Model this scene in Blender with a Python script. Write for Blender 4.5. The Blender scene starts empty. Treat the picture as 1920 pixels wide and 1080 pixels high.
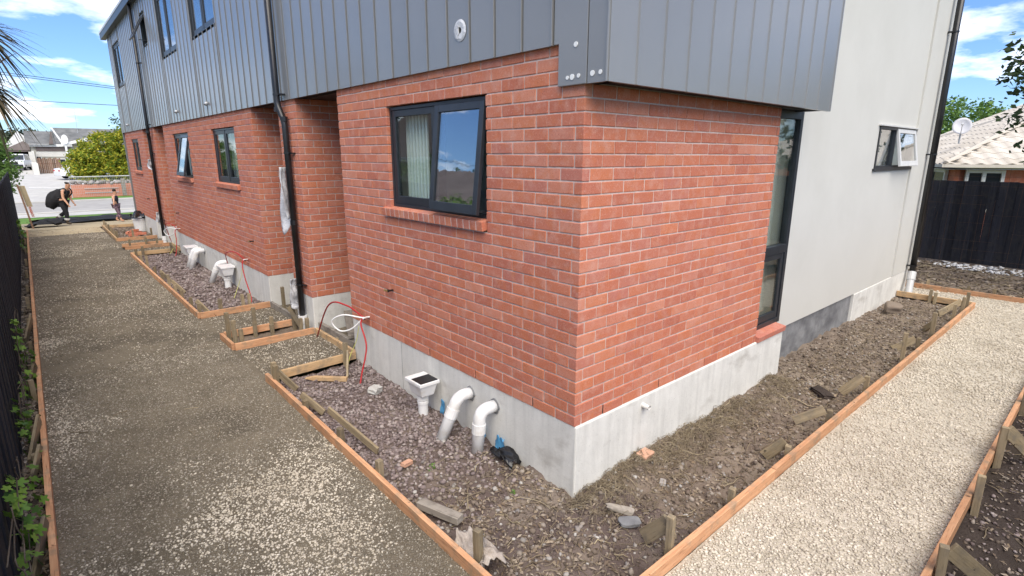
import bpy, bmesh, math, random
import numpy as np
from mathutils import Vector, Matrix
random.seed(7); RNG = np.random.default_rng(7)
SC = bpy.context.scene
COL = SC.collection

# ---------------------------------------------------------------- camera
cam_d = bpy.data.cameras.new('camera'); cam = bpy.data.objects.new('camera', cam_d); COL.objects.link(cam)
cam_d.sensor_width = 36.0; cam_d.lens = 36.0 * 1020 / 1920
cam_d.clip_start = 0.02; cam_d.clip_end = 3000
YAW, PIT, ROL = 0.7206, -0.2403, 0.0019
fw = Vector((math.sin(YAW)*math.cos(PIT), math.cos(YAW)*math.cos(PIT), math.sin(PIT)))
rt = Vector((math.cos(YAW), -math.sin(YAW), 0)); up = rt.cross(fw)
rt2 = rt*math.cos(ROL) + up*math.sin(ROL); up2 = up*math.cos(ROL) - rt*math.sin(ROL)
mw = Matrix((rt2, up2, -fw)).transposed().to_4x4(); mw.translation = (-2.66, -2.354, 1.884)
cam.matrix_world = mw
SC.camera = cam

# ---------------------------------------------------------------- sky and sun
SUN_AZ = math.atan2(-0.46, -0.89); SUN_EL = math.radians(52)
world = bpy.data.worlds.new('World'); SC.world = world; world.use_nodes = True
wt = world.node_tree; wn = wt.nodes; wl = wt.links; wn.clear()
def wnode(t, **k):
    n = wn.new(t)
    for a, b in k.items(): setattr(n, a, b)
    return n
w_out = wnode('ShaderNodeOutputWorld'); w_bg = wnode('ShaderNodeBackground')
w_bg.inputs['Strength'].default_value = 0.05
w_sky = wnode('ShaderNodeTexSky', sky_type='NISHITA', sun_disc=False, sun_elevation=SUN_EL, sun_rotation=SUN_AZ)
w_sky.air_density = 1.0; w_sky.dust_density = 0.25; w_sky.ozone_density = 1.6
w_tc = wnode('ShaderNodeTexCoord'); w_sep = wnode('ShaderNodeSeparateXYZ')
wl.new(w_tc.outputs['Generated'], w_sep.inputs[0])
def wmath(op, a, b):
    n = wnode('ShaderNodeMath', operation=op)
    for i, x in enumerate((a, b)):
        if isinstance(x, (int, float)): n.inputs[i].default_value = x
        else: wl.new(x, n.inputs[i])
    return n.outputs[0]
zz = wmath('ADD', wmath('MAXIMUM', w_sep.outputs[2], 0.0), 0.16)
w_cmb = wnode('ShaderNodeCombineXYZ')
wl.new(wmath('DIVIDE', w_sep.outputs[0], zz), w_cmb.inputs[0]); wl.new(wmath('DIVIDE', w_sep.outputs[1], zz), w_cmb.inputs[1])
w_map = wnode('ShaderNodeMapping'); w_map.inputs['Location'].default_value = (5.2, 13.7, 0); wl.new(w_cmb.outputs[0], w_map.inputs[0])
w_no = wnode('ShaderNodeTexNoise'); w_no.inputs['Scale'].default_value = 1.5; w_no.inputs['Detail'].default_value = 7; w_no.inputs['Roughness'].default_value = 0.55
wl.new(w_map.outputs[0], w_no.inputs['Vector'])
w_rp = wnode('ShaderNodeValToRGB'); w_rp.color_ramp.elements[0].position = 0.50; w_rp.color_ramp.elements[1].position = 0.68
wl.new(w_no.outputs[0], w_rp.inputs[0])
w_mix = wnode('ShaderNodeMixRGB'); w_mix.inputs[2].default_value = (12.0, 12.1, 12.3, 1)
w_tint = wnode('ShaderNodeMixRGB', blend_type='MULTIPLY'); w_tint.inputs[0].default_value = 1.0; w_tint.inputs[2].default_value = (.52, .70, 1.02, 1)
wl.new(w_sky.outputs[0], w_tint.inputs[1]); wl.new(w_rp.outputs[0], w_mix.inputs[0]); wl.new(w_tint.outputs[0], w_mix.inputs[1])
wl.new(w_mix.outputs[0], w_bg.inputs['Color']); wl.new(w_bg.outputs[0], w_out.inputs[0])

sun_d = bpy.data.lights.new('sun', 'SUN'); sun = bpy.data.objects.new('sun', sun_d); COL.objects.link(sun)
sun_d.energy = 1.5; sun_d.angle = math.radians(60); sun_d.color = (1.0, 0.91, 0.77)
to_sun = Vector((math.sin(SUN_AZ)*math.cos(SUN_EL), math.cos(SUN_AZ)*math.cos(SUN_EL), math.sin(SUN_EL)))
sun.rotation_euler = to_sun.to_track_quat('Z', 'Y').to_euler(); sun.location = to_sun * 60
SC.view_settings.view_transform = 'Standard'; SC.view_settings.look = 'None'
SC.view_settings.gamma = 1.0; SC.view_settings.use_curve_mapping = False
SC.view_settings.exposure = 1.90

# ---------------------------------------------------------------- helpers
MATS = {}
def nmat(name):
    m = bpy.data.materials.new(name); m.use_nodes = True
    nt = m.node_tree; nt.nodes.clear()
    o = nt.nodes.new('ShaderNodeOutputMaterial'); b = nt.nodes.new('ShaderNodeBsdfPrincipled')
    nt.links.new(b.outputs[0], o.inputs[0]); MATS[name] = m
    return m, nt, b, o
def N(nt, t, **k):
    n = nt.nodes.new(t)
    for a, b in k.items(): setattr(n, a, b)
    return n
def setin(nt, sock, v):
    if hasattr(v, 'is_output') or isinstance(v, bpy.types.NodeSocket): nt.links.new(v, sock)
    else: sock.default_value = v
def mth(nt, op, a, b=0.0):
    n = N(nt, 'ShaderNodeMath', operation=op); setin(nt, n.inputs[0], a); setin(nt, n.inputs[1], b); return n.outputs[0]
def mixc(nt, f, a, b, blend='MIX'):
    n = N(nt, 'ShaderNodeMixRGB', blend_type=blend); setin(nt, n.inputs[0], f)
    setin(nt, n.inputs[1], a if not isinstance(a, tuple) else (*a, 1)); setin(nt, n.inputs[2], b if not isinstance(b, tuple) else (*b, 1)); return n.outputs[0]
def pos(nt, kind='pos', scale=(1, 1, 1)):
    if kind == 'pos': s = N(nt, 'ShaderNodeNewGeometry').outputs['Position']
    else: s = N(nt, 'ShaderNodeTexCoord').outputs['Object']
    if scale != (1, 1, 1):
        mp = N(nt, 'ShaderNodeMapping'); mp.inputs['Scale'].default_value = scale; nt.links.new(s, mp.inputs[0]); s = mp.outputs[0]
    return s
def noise(nt, vec, scale, detail=4, rough=0.6):
    n = N(nt, 'ShaderNodeTexNoise'); n.inputs['Scale'].default_value = scale; n.inputs['Detail'].default_value = detail
    n.inputs['Roughness'].default_value = rough; nt.links.new(vec, n.inputs['Vector']); return n.outputs[0]
def ramp(nt, f, a, b, c0=(0, 0, 0), c1=(1, 1, 1)):
    n = N(nt, 'ShaderNodeValToRGB'); e = n.color_ramp.elements; e[0].position = a; e[1].position = b
    e[0].color = (*c0, 1); e[1].color = (*c1, 1); nt.links.new(f, n.inputs[0]); return n.outputs[0]
def bump(nt, b, h, strength, dist):
    n = N(nt, 'ShaderNodeBump'); n.inputs['Strength'].default_value = strength; n.inputs['Distance'].default_value = dist
    nt.links.new(h, n.inputs['Height']); nt.links.new(n.outputs[0], b.inputs['Normal'])
def rnd(nt):   # one random number per object and per loose piece of a joined mesh
    a = N(nt, 'ShaderNodeObjectInfo').outputs['Random']; g = N(nt, 'ShaderNodeNewGeometry').outputs['Random Per Island']
    return mth(nt, 'FRACT', mth(nt, 'ADD', a, g))
def noisy(name, c1, c2, scale=6, rough=0.8, bs=0.3, bscale=60, bd=0.004, kind='pos', sc=(1, 1, 1), vary=0.0, spec=0.3, metal=0.0, lo=.35, hi=.65, c3=None, s3=1.5):
    m, nt, b, o = nmat(name); p = pos(nt, kind, sc)
    c = mixc(nt, ramp(nt, noise(nt, p, scale, 6), lo, hi), c1, c2)
    if c3: c = mixc(nt, ramp(nt, noise(nt, p, s3, 5), .5, .68), c, c3)
    if vary:
        r = mth(nt, 'ADD', mth(nt, 'MULTIPLY', rnd(nt), 2*vary), 1-vary)
        hs = N(nt, 'ShaderNodeHueSaturation'); nt.links.new(r, hs.inputs['Value']); nt.links.new(c, hs.inputs['Color']); c = hs.outputs[0]
    nt.links.new(c, b.inputs['Base Color']); b.inputs['Roughness'].default_value = rough
    b.inputs['Specular IOR Level'].default_value = spec; b.inputs['Metallic'].default_value = metal
    if bs: bump(nt, b, noise(nt, p, bscale, 5), bs, bd)
    return m
def pal(name, cols, rough=0.9, var=.15, bs=0.4, bscale=150, transl=0.0):   # random colour out of a palette for each loose piece
    m, nt, b, o = nmat(name); n = N(nt, 'ShaderNodeValToRGB'); n.color_ramp.interpolation = 'LINEAR'
    e = n.color_ramp.elements
    while len(e) < len(cols): e.new(0.5)
    for i, c in enumerate(cols): e[i].position = i/(len(cols)-1); e[i].color = (*c, 1)
    nt.links.new(rnd(nt), n.inputs[0]); c = n.outputs[0]
    if var:
        c = mixc(nt, var, c, mixc(nt, noise(nt, pos(nt), 40, 3), (0, 0, 0), (1, 1, 1)), 'OVERLAY')
    nt.links.new(c, b.inputs['Base Color']); b.inputs['Roughness'].default_value = rough; b.inputs['Specular IOR Level'].default_value = .25
    if bs: bump(nt, b, noise(nt, pos(nt), bscale, 3), bs, .002)
    if transl:
        t = N(nt, 'ShaderNodeBsdfTranslucent'); nt.links.new(c, t.inputs[0]); mx = N(nt, 'ShaderNodeMixShader'); mx.inputs[0].default_value = transl
        nt.links.new(b.outputs[0], mx.inputs[1]); nt.links.new(t.outputs[0], mx.inputs[2]); nt.links.new(mx.outputs[0], o.inputs[0])
    return m

class MB:
    def __init__(s): s.v = []; s.f = []
    def box(s, x0, x1, y0, y1, z0, z1, tf=None):
        n = len(s.v); q = [(x0,y0,z0),(x1,y0,z0),(x1,y1,z0),(x0,y1,z0),(x0,y0,z1),(x1,y0,z1),(x1,y1,z1),(x0,y1,z1)]
        if tf: q = [tuple(tf(p)) for p in q]
        s.v += q; s.f += [tuple(n+i for i in f) for f in ((0,3,2,1),(4,5,6,7),(0,1,5,4),(1,2,6,5),(2,3,7,6),(3,0,4,7))]; return s
    def beam(s, a, b, w, h, upv=(0, 0, 1)):   # square-ended bar from a to b; w across, h along upv
        a = Vector(a); b = Vector(b); d = (b-a).normalized(); u = Vector(upv); r = d.cross(u)
        if r.length < 1e-4: r = d.cross(Vector((0, 1, 0)))
        r.normalize(); u = r.cross(d); n = len(s.v)
        for e in (a, b):
            for sx, sz in ((-1,-1),(1,-1),(1,1),(-1,1)): s.v.append(tuple(e + r*(sx*w/2) + u*(sz*h/2)))
        s.f += [tuple(n+i for i in f) for f in ((0,1,2,3),(7,6,5,4),(0,4,5,1),(1,5,6,2),(2,6,7,3),(3,7,4,0))]; return s
    def tube(s, pts, r, n=8, cap=True):
        pts = [Vector(p) for p in pts]; k0 = len(s.v); L = len(pts); prev = None
        for i, p in enumerate(pts):
            d = (pts[min(i+1, L-1)] - pts[max(i-1, 0)]).normalized()
            if prev is None:
                a = d.cross(Vector((0, 0, 1)))
                if a.length < .05: a = d.cross(Vector((1, 0, 0)))
            else: a = prev - d*prev.dot(d)
            a.normalize(); prev = a; b = d.cross(a); rr = r[i] if isinstance(r, (list, tuple)) else r
            for j in range(n):
                t = 2*math.pi*j/n; s.v.append(tuple(p + a*(math.cos(t)*rr) + b*(math.sin(t)*rr)))
        for i in range(L-1):
            for j in range(n):
                q = k0+i*n; s.f.append((q+j, q+(j+1) % n, q+n+(j+1) % n, q+n+j))
        if cap:
            s.f.append(tuple(k0+j for j in range(n))[::-1]); s.f.append(tuple(k0+(L-1)*n+j for j in range(n)))
        return s
    def prism(s, poly, axis, a, b):   # polygon in the two other axes pushed from a to b along axis
        n = len(s.v); m = len(poly)
        for t in (a, b):
            for p in poly:
                q = list(p); q.insert(axis, t); s.v.append(tuple(q))
        s.f.append(tuple(range(n, n+m))); s.f.append(tuple(range(n+2*m-1, n+m-1, -1)))
        for i in range(m): j = (i+1) % m; s.f.append((n+i, n+m+i, n+m+j, n+j))
        return s
    def face(s, *q):
        n = len(s.v); s.v += [tuple(p) for p in q]; s.f.append(tuple(range(n, n+len(q)))); return s
    def build(s, name, mat, parent=None, smooth=False, bevel=0, fix=True):
        me = bpy.data.meshes.new(name); me.from_pydata(s.v, [], s.f); 
        if fix:
            bm = bmesh.new(); bm.from_mesh(me); bmesh.ops.recalc_face_normals(bm, faces=bm.faces); bm.to_mesh(me); bm.free()
        return mobj(name, me, mat, parent, smooth, bevel)
def absloc(o):
    v = Vector((0, 0, 0))
    while o is not None: v = v + o.location; o = o.parent
    return v
def mobj(name, me, mat, parent=None, smooth=False, bevel=0, world=True):
    if parent is not None and world: me.transform(Matrix.Translation(-absloc(parent)))
    if mat is not None and len(me.materials) == 0: me.materials.append(MATS[mat] if isinstance(mat, str) else mat)
    if smooth: me.polygons.foreach_set('use_smooth', [True]*len(me.polygons))
    o = bpy.data.objects.new(name, me); COL.objects.link(o)
    if parent is not None: o.parent = parent
    if bevel:
        b = o.modifiers.new('bevel', 'BEVEL'); b.width = bevel; b.segments = 2; b.limit_method = 'ANGLE'
    return o
def tag(o, label, cat, group=None):
    o['label'] = label; o['category'] = cat
    if group: o['group'] = group
    return o
def thing(name, label, cat, loc=(0, 0, 0), group=None):
    o = bpy.data.objects.new(name, None); COL.objects.link(o); o.location = loc; o.empty_display_size = .1
    return tag(o, label, cat, group)
def struct(o): o['kind'] = 'structure'; return o
def stuff(o): o['kind'] = 'stuff'; return o
def at(o, loc):   # move a mesh object's origin to loc without moving the mesh (a thing's base)
    o.data.transform(Matrix.Translation(-Vector(loc))); o.location = loc; return o

def plank(name, a, b, w, h, mat, parent=None, upv=(0, 0, 1), bevel=.003, point=0):
    # sawn timber with its grain along its own X axis; w across, h along upv; point = length of a sharpened end at a
    a = Vector(a); b = Vector(b); d = (b-a); L = d.length; d.normalize(); u = Vector(upv); r = d.cross(u)
    if r.length < 1e-3: r = d.cross(Vector((0, 1, 0)))
    r.normalize(); u = r.cross(d); m = MB()
    if point: 
        m.prism([(-L/2, 0), (-L/2+point, -h/2), (L/2, -h/2), (L/2, h/2), (-L/2+point, h/2)], 1, -w/2, w/2)
    else: m.box(-L/2, L/2, -w/2, w/2, -h/2, h/2)
    o = m.build(name, mat, None, bevel=bevel)
    M4 = Matrix((d, -r, u)).transposed().to_4x4(); M4.translation = (a+b)/2
    if parent is not None: o.parent = parent; M4.translation = (a+b)/2 - absloc(parent)
    o.matrix_local = M4
    return o
def npmesh(name, V, F, mat, parent=None, smooth=False):
    me = bpy.data.meshes.new(name); V = np.asarray(V, np.float32); F = np.asarray(F, np.int32)
    me.vertices.add(len(V)); me.vertices.foreach_set('co', V.ravel())
    k = F.shape[1]; me.loops.add(F.size); me.loops.foreach_set('vertex_index', F.ravel())
    me.polygons.add(len(F)); me.polygons.foreach_set('loop_start', np.arange(0, F.size, k, dtype=np.int32))
    me.update(calc_edges=True)
    return mobj(name, me, mat, parent, smooth)

def _h(ix, iy, s):
    n = (ix*374761393 + iy*668265263 + s*982451653) & 0xffffffff
    n = ((n ^ (n >> 13)) * 1274126177) & 0xffffffff
    return ((n ^ (n >> 16)) & 0xffff) / 65535.0
def vnoise(x, y, s=0):
    x = np.asarray(x, float); y = np.asarray(y, float); ix = np.floor(x).astype(np.int64); iy = np.floor(y).astype(np.int64)
    fx = x-ix; fy = y-iy; fx = fx*fx*(3-2*fx); fy = fy*fy*(3-2*fy)
    a = _h(ix, iy, s); b = _h(ix+1, iy, s); c = _h(ix, iy+1, s); d = _h(ix+1, iy+1, s)
    return (a*(1-fx)+b*fx)*(1-fy) + (c*(1-fx)+d*fx)*fy
def fbm(x, y, f, o=4, s=0):
    t = 0; a = 1; w = 0
    for i in range(o): t = t + a*vnoise(x*f, y*f, s+i*17); w += a; a *= .5; f *= 2.03
    return t/w
def grid(name, x0, x1, y0, y1, st, hf, mat, smooth=True):
    nx = max(2, int((x1-x0)/st)+1); ny = max(2, int((y1-y0)/st)+1)
    X, Y = np.meshgrid(np.linspace(x0, x1, nx), np.linspace(y0, y1, ny)); Zv = hf(X, Y)
    V = np.stack([X, Y, Zv], -1).reshape(-1, 3); i = np.arange(nx*ny).reshape(ny, nx)
    F = np.stack([i[:-1, :-1], i[:-1, 1:], i[1:, 1:], i[1:, :-1]], -1).reshape(-1, 4)
    return struct(npmesh(name, V, F, mat, None, smooth))

def ico(sub):
    bm = bmesh.new(); bmesh.ops.create_icosphere(bm, subdivisions=sub, radius=.5); bm.verts.ensure_lookup_table()
    V = np.array([v.co[:] for v in bm.verts]); F = np.array([[v.index for v in f.verts] for f in bm.faces]); bm.free(); return V, F
ICO1 = ico(1); ICO2 = ico(2)
OCT = (np.array([(1, 0, 0), (-1, 0, 0), (0, 1, 0), (0, -1, 0), (0, 0, 1), (0, 0, -1)])*.55, np.array([(0, 2, 4), (2, 1, 4), (1, 3, 4), (3, 0, 4), (2, 0, 5), (1, 2, 5), (3, 1, 5), (0, 3, 5)]))
def rotm(n, tilt=None):
    a = RNG.uniform(0, 2*np.pi, n); t = RNG.uniform(-.5, .5, n) if tilt is None else RNG.uniform(-tilt, tilt, n); b = RNG.uniform(0, 2*np.pi, n)
    ca, sa, ct, st, cb, sb = np.cos(a), np.sin(a), np.cos(t), np.sin(t), np.cos(b), np.sin(b); z = 0*a; o = z+1
    Ra = np.stack([ca, -sa, z, sa, ca, z, z, z, o], -1).reshape(-1, 3, 3); Rt = np.stack([o, z, z, z, ct, -st, z, st, ct], -1).reshape(-1, 3, 3)
    Rb = np.stack([cb, -sb, z, sb, cb, z, z, z, o], -1).reshape(-1, 3, 3); return Ra @ Rt @ Rb
def stones(name, P, size, mat, hi=False, flat=(.45, .8), smooth=False, tilt=None):
    P = np.asarray(P, float); n = len(P)
    if n == 0: return None
    base, F = ICO2 if hi is True else (OCT if hi == 'octa' else ICO1); k = 6; size = np.broadcast_to(size, (n,))
    var = np.stack([base*(1+RNG.uniform(-.28, .28, (len(base), 1))) for _ in range(k)])
    sc = np.stack([np.ones(n), RNG.uniform(.6, .95, n), RNG.uniform(flat[0], flat[1], n)], -1)*size[:, None]
    L = var[RNG.integers(0, k, n)]*sc[:, None, :]
    V = np.einsum('nij,nvj->nvi', rotm(n, tilt), L) + P[:, None, :]
    FF = (F[None] + (np.arange(n)*len(base))[:, None, None]).reshape(-1, 3)
    return stuff(npmesh(name, V.reshape(-1, 3), FF, mat, None, smooth))
def scatter(n, x0, x1, y0, y1): return RNG.uniform(x0, x1, n), RNG.uniform(y0, y1, n)

# ---------------------------------------------------------------- materials
def brick_mat():
    m, nt, b, o = nmat('brick_clay'); p = pos(nt); r = rnd(nt)
    n = N(nt, 'ShaderNodeValToRGB'); e = n.color_ramp.elements
    cols = [(.43,.14,.09), (.54,.18,.097), (.48,.16,.10), (.56,.20,.105), (.46,.165,.118), (.57,.23,.145), (.51,.178,.11), (.45,.145,.09), (.55,.19,.10)]
    while len(e) < len(cols): e.new(.5)
    for i, c in enumerate(cols): e[i].position = i/(len(cols)-1); e[i].color = (*c, 1)
    nt.links.new(r, n.inputs[0]); c = n.outputs[0]
    c = mixc(nt, mth(nt, 'MULTIPLY', ramp(nt, noise(nt, p, 11, 4), .48, .68), .5), c, (.58, .31, .235))      # pale bloom
    c = mixc(nt, mth(nt, 'MULTIPLY', ramp(nt, noise(nt, pos(nt, 'pos', (1.02, 1.05, 1.0)), 8.3, 5), .52, .70), .7), c, (.52, .165, .07))   # burnt orange patches
    c = mixc(nt, ramp(nt, noise(nt, p, 150, 3, .7), .58, .70), c, (.20, .06, .04))                            # pits
    c = mixc(nt, mth(nt, 'MULTIPLY', ramp(nt, noise(nt, p, 60, 5, .7), .55, .72), .45), c, (.68, .45, .36))
    nt.links.new(c, b.inputs['Base Color']); b.inputs['Roughness'].default_value = .85; b.inputs['Specular IOR Level'].default_value = .25
    bump(nt, b, noise(nt, p, 190, 4), .55, .004)
brick_mat()
noisy('mortar', (.49, .38, .33), (.62, .50, .44), 25, .95, .5, 120, .003)
def concrete(name, c1, c2, stain, lo=.5, hi=.68):
    m, nt, b, o = nmat(name); p = pos(nt)
    c = mixc(nt, ramp(nt, noise(nt, p, 5, 8, .65), .3, .7), c1, c2)
    c = mixc(nt, mth(nt, 'MULTIPLY', ramp(nt, noise(nt, pos(nt, 'pos', (9, 9, .7)), 1.6, 5), .45, .75), .45), c, tuple(x*.72 for x in c1))   # run marks
    c = mixc(nt, ramp(nt, noise(nt, pos(nt, 'pos', (1, 1, 1.6)), 2.2, 6), lo, hi), c, stain)
    c = mixc(nt, ramp(nt, noise(nt, p, 130, 2), .66, .74), c, tuple(x*.45 for x in c1))
    nt.links.new(c, b.inputs['Base Color']); b.inputs['Roughness'].default_value = .9; b.inputs['Specular IOR Level'].default_value = .25
    bump(nt, b, noise(nt, p, 45, 8), .35, .006)
concrete('concrete', (.60, .59, .55), (.72, .71, .665), (.42, .40, .36), .58, .76)
concrete('concrete_dark', (.19, .195, .20), (.29, .29, .29), (.12, .12, .125), .45, .65)
noisy('white_render', (.55, .54, .495), (.57, .56, .515), 1.2, .8, .35, 260, .002, c3=(.53, .52, .475), s3=.8)
def clad():
    m, nt, b, o = nmat('grey_cladding'); p = pos(nt)
    c = mixc(nt, noise(nt, p, 1.3, 4), (.172, .171, .166), (.208, .205, .198))
    r = mth(nt, 'ADD', mth(nt, 'MULTIPLY', rnd(nt), .12), .94); hs = N(nt, 'ShaderNodeHueSaturation'); nt.links.new(r, hs.inputs['Value']); nt.links.new(c, hs.inputs['Color'])
    nt.links.new(hs.outputs[0], b.inputs['Base Color']); b.inputs['Roughness'].default_value = .33; b.inputs['Specular IOR Level'].default_value = 1.0; b.inputs['Coat Weight'].default_value = .5; b.inputs['Coat Roughness'].default_value = .22
    bump(nt, b, noise(nt, pos(nt, 'pos', (1, 1, .25)), 220, 3), .12, .002)
clad()
noisy('dark_frame', (.018, .021, .026), (.026, .03, .036), 8, .38, .05, 200, .001, spec=.5)
noisy('black_plastic', (.008, .008, .009), (.018, .018, .02), 4, .32, .1, 40, .002, spec=.5)
noisy('silver_frame', (.55, .55, .54), (.62, .62, .6), 8, .4, .05, 200, .001, spec=.5)
noisy('white_pvc', (.72, .72, .72), (.8, .8, .79), 5, .35, .08, 60, .001, spec=.5, c3=(.66, .64, .6), s3=7)
noisy('grey_pvc', (.42, .43, .43), (.5, .5, .5), 5, .4, .08, 60, .001, spec=.5)
noisy('painted_white', (.72, .72, .70), (.8, .8, .78), 4, .6, .1, 60, .001)
noisy('interior', (.55, .56, .53), (.62, .63, .6), 2, .9, 0)
noisy('curtain', (.62, .70, .66), (.72, .77, .74), 3, .9, .2, 20, .02)
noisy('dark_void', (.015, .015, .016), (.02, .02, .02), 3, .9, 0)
noisy('red_cable', (.35, .02, .025), (.45, .03, .03), 9, .45, 0)
noisy('white_cable', (.75, .75, .73), (.82, .82, .8), 9, .45, 0)
noisy('yellow_cable', (.55, .55, .12), (.6, .62, .2), 9, .45, 0)
noisy('brass', (.45, .28, .08), (.6, .38, .12), 30, .35, .1, 100, .001, metal=.8)
noisy('blue_plastic', (.06, .22, .42), (.10, .33, .55), 9, .5, .4, 30, .01)
def wood(name, c1, c2, c3, dirt, vary=.18):
    m, nt, b, o = nmat(name); s = pos(nt, 'obj')
    mp = N(nt, 'ShaderNodeMapping'); mp.inputs['Scale'].default_value = (1.2, 18, 18); nt.links.new(s, mp.inputs[0]); v = mp.outputs[0]
    ofs = N(nt, 'ShaderNodeVectorMath', operation='ADD'); nt.links.new(v, ofs.inputs[0])
    cx = N(nt, 'ShaderNodeCombineXYZ'); rr = N(nt, 'ShaderNodeObjectInfo').outputs['Random']; nt.links.new(mth(nt, 'MULTIPLY', rr, 37.0), cx.inputs[0]); nt.links.new(mth(nt, 'MULTIPLY', rr, 91.0), cx.inputs[1]); nt.links.new(cx.outputs[0], ofs.inputs[1])
    v = ofs.outputs[0]
    g = noise(nt, v, 2.2, 6, .65); c = mixc(nt, ramp(nt, g, .32, .68), c1, c2)
    c = mixc(nt, ramp(nt, noise(nt, v, 6, 3), .56, .72), c, c3)
    c = mixc(nt, ramp(nt, noise(nt, pos(nt), 16, 3), .68, .74), c, tuple(q*.35 for q in c3))   # knots and mud spots
    c = mixc(nt, mth(nt, 'MULTIPLY', ramp(nt, noise(nt, pos(nt), 7, 6), .5, .66), .75), c, dirt)
    r = mth(nt, 'ADD', mth(nt, 'MULTIPLY', N(nt, 'ShaderNodeObjectInfo').outputs['Random'], 2*vary), 1-vary)
    hs = N(nt, 'ShaderNodeHueSaturation'); nt.links.new(r, hs.inputs['Value']); nt.links.new(c, hs.inputs['Color'])
    nt.links.new(hs.outputs[0], b.inputs['Base Color']); b.inputs['Roughness'].default_value = .85; b.inputs['Specular IOR Level'].default_value = .2
    bump(nt, b, g, .5, .004)
wood('board_wood', (.46, .23, .12), (.60, .35, .20), (.30, .14, .07), (.27, .205, .14))
wood('board_pale', (.46, .30, .16), (.56, .39, .22), (.32, .20, .10), (.22, .18, .13))
wood('peg_wood', (.21, .165, .10), (.31, .25, .165), (.13, .10, .06), (.15, .13, .10), .3)
wood('grey_wood', (.28, .25, .21), (.38, .34, .29), (.18, .16, .13), (.15, .13, .11), .25)
wood('black_stain', (.020, .021, .027), (.034, .035, .044), (.012, .012, .015), (.04, .038, .038), .25)
wood('brown_paling', (.16, .09, .06), (.24, .15, .10), (.09, .05, .035), (.12, .09, .07), .3)
def dirt(name, c1, c2, c3, s=3, sp=(.4, .37, .3), spl=.6, sph=.68, sps=70):
    m, nt, b, o = nmat(name); p = pos(nt)
    c = mixc(nt, ramp(nt, noise(nt, p, s, 8, .7), .34, .66), c1, c2)
    c = mixc(nt, ramp(nt, noise(nt, p, s*.45, 6, .6), .48, .7), c, c3)
    vo = N(nt, 'ShaderNodeTexVoronoi'); vo.inputs['Scale'].default_value = sps; nt.links.new(p, vo.inputs['Vector'])
    c = mixc(nt, mth(nt, 'MULTIPLY', ramp(nt, noise(nt, p, sps*1.3, 3, .6), spl, sph), .8), c, sp)
    nt.links.new(c, b.inputs['Base Color']); b.inputs['Roughness'].default_value = .95; b.inputs['Specular IOR Level'].default_value = .2
    h = mth(nt, 'ADD', noise(nt, p, 60, 8, .7), mth(nt, 'MULTIPLY', vo.outputs['Distance'], -.6)); bump(nt, b, h, .8, .012)
dirt('driveway_dirt', (.125, .104, .074), (.195, .165, .122), (.088, .074, .055), 2.5)
dirt('path_base', (.40, .355, .28), (.54, .485, .39), (.33, .29, .225), 6, (.62, .56, .47), .5, .6, 60)
dirt('soil', (.125, .097, .076), (.205, .162, .126), (.27, .22, .168), 4, (.22, .19, .16), .66, .74, 60)
dirt('soil_purple', (.085, .063, .055), (.14, .107, .095), (.22, .178, .14), 4, (.2, .165, .15), .62, .7, 70)
dirt('soil_dark', (.035, .026, .022), (.062, .048, .04), (.05, .04, .03), 4, (.15, .13, .11), .66, .74, 60)
dirt('sand', (.36, .29, .18), (.46, .38, .25), (.27, .22, .14), 1.2)
noisy('asphalt', (.29, .28, .265), (.36, .35, .33), 1.5, .9, .4, 120, .004)
noisy('pale_concrete', (.40, .39, .37), (.48, .47, .44), 1.5, .9, .3, 60, .003)
noisy('ground_far', (.09, .12, .04), (.16, .16, .08), .5, .95, .4, 30, .02)
noisy('lawn', (.075, .17, .025), (.14, .24, .05), 2.0, .95, .7, 60, .03)
pal('pale_gravel', [(.38,.335,.265), (.52,.465,.37), (.62,.56,.46), (.46,.41,.33), (.68,.62,.52), (.56,.505,.42), (.33,.29,.235)])
pal('drive_gravel', [(.13,.11,.082), (.22,.19,.15), (.33,.295,.24), (.16,.138,.107), (.44,.40,.335), (.19,.165,.127), (.105,.09,.068)])
pal('purple_gravel', [(.11,.083,.078), (.19,.15,.142), (.27,.22,.21), (.15,.117,.112), (.36,.31,.29), (.13,.10,.097), (.23,.185,.17)])
pal('soil_clod', [(.075,.056,.043), (.15,.115,.09), (.21,.168,.132), (.10,.077,.06), (.29,.25,.21), (.125,.095,.075)])
pal('river_stone', [(.22,.20,.18), (.33,.31,.285), (.27,.245,.225), (.42,.40,.37), (.19,.17,.16), (.25,.22,.2)])
pal('white_chip', [(.55,.55,.55), (.7,.7,.71), (.62,.62,.63), (.42,.42,.42), (.75,.75,.76)])
pal('straw', [(.17,.135,.09), (.26,.21,.14), (.12,.092,.062), (.36,.30,.20), (.10,.075,.05)], .95, 0, 0)
pal('leaf_ivy', [(.07,.16,.025), (.13,.26,.04), (.22,.36,.06), (.05,.11,.02), (.16,.29,.05)], .5, .1, 0, transl=.25)
pal('leaf_yellow', [(.26,.30,.025), (.44,.40,.035), (.15,.25,.025), (.52,.44,.045), (.09,.18,.025), (.21,.28,.025)], .6, .1, 0, transl=.3)
pal('leaf_mid', [(.08,.16,.035), (.13,.24,.05), (.19,.31,.08), (.06,.12,.03)], .6, .1, 0, transl=.3)
pal('leaf_dark', [(.028,.05,.02), (.05,.085,.03), (.07,.11,.045), (.02,.035,.015)], .6, .1, 0, transl=.25)
pal('leaf_bush', [(.04,.06,.035), (.07,.09,.05), (.10,.12,.07), (.03,.045,.03)], .7, .1, 0, transl=.15)
pal('frond', [(.06,.065,.035), (.12,.10,.06), (.17,.13,.08), (.05,.05,.03)], .6, 0, 0, transl=.2)
noisy('bark', (.09, .07, .05), (.16, .13, .10), 9, .9, .7, 40, .02, kind='obj', sc=(1, 1, .3))
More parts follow.
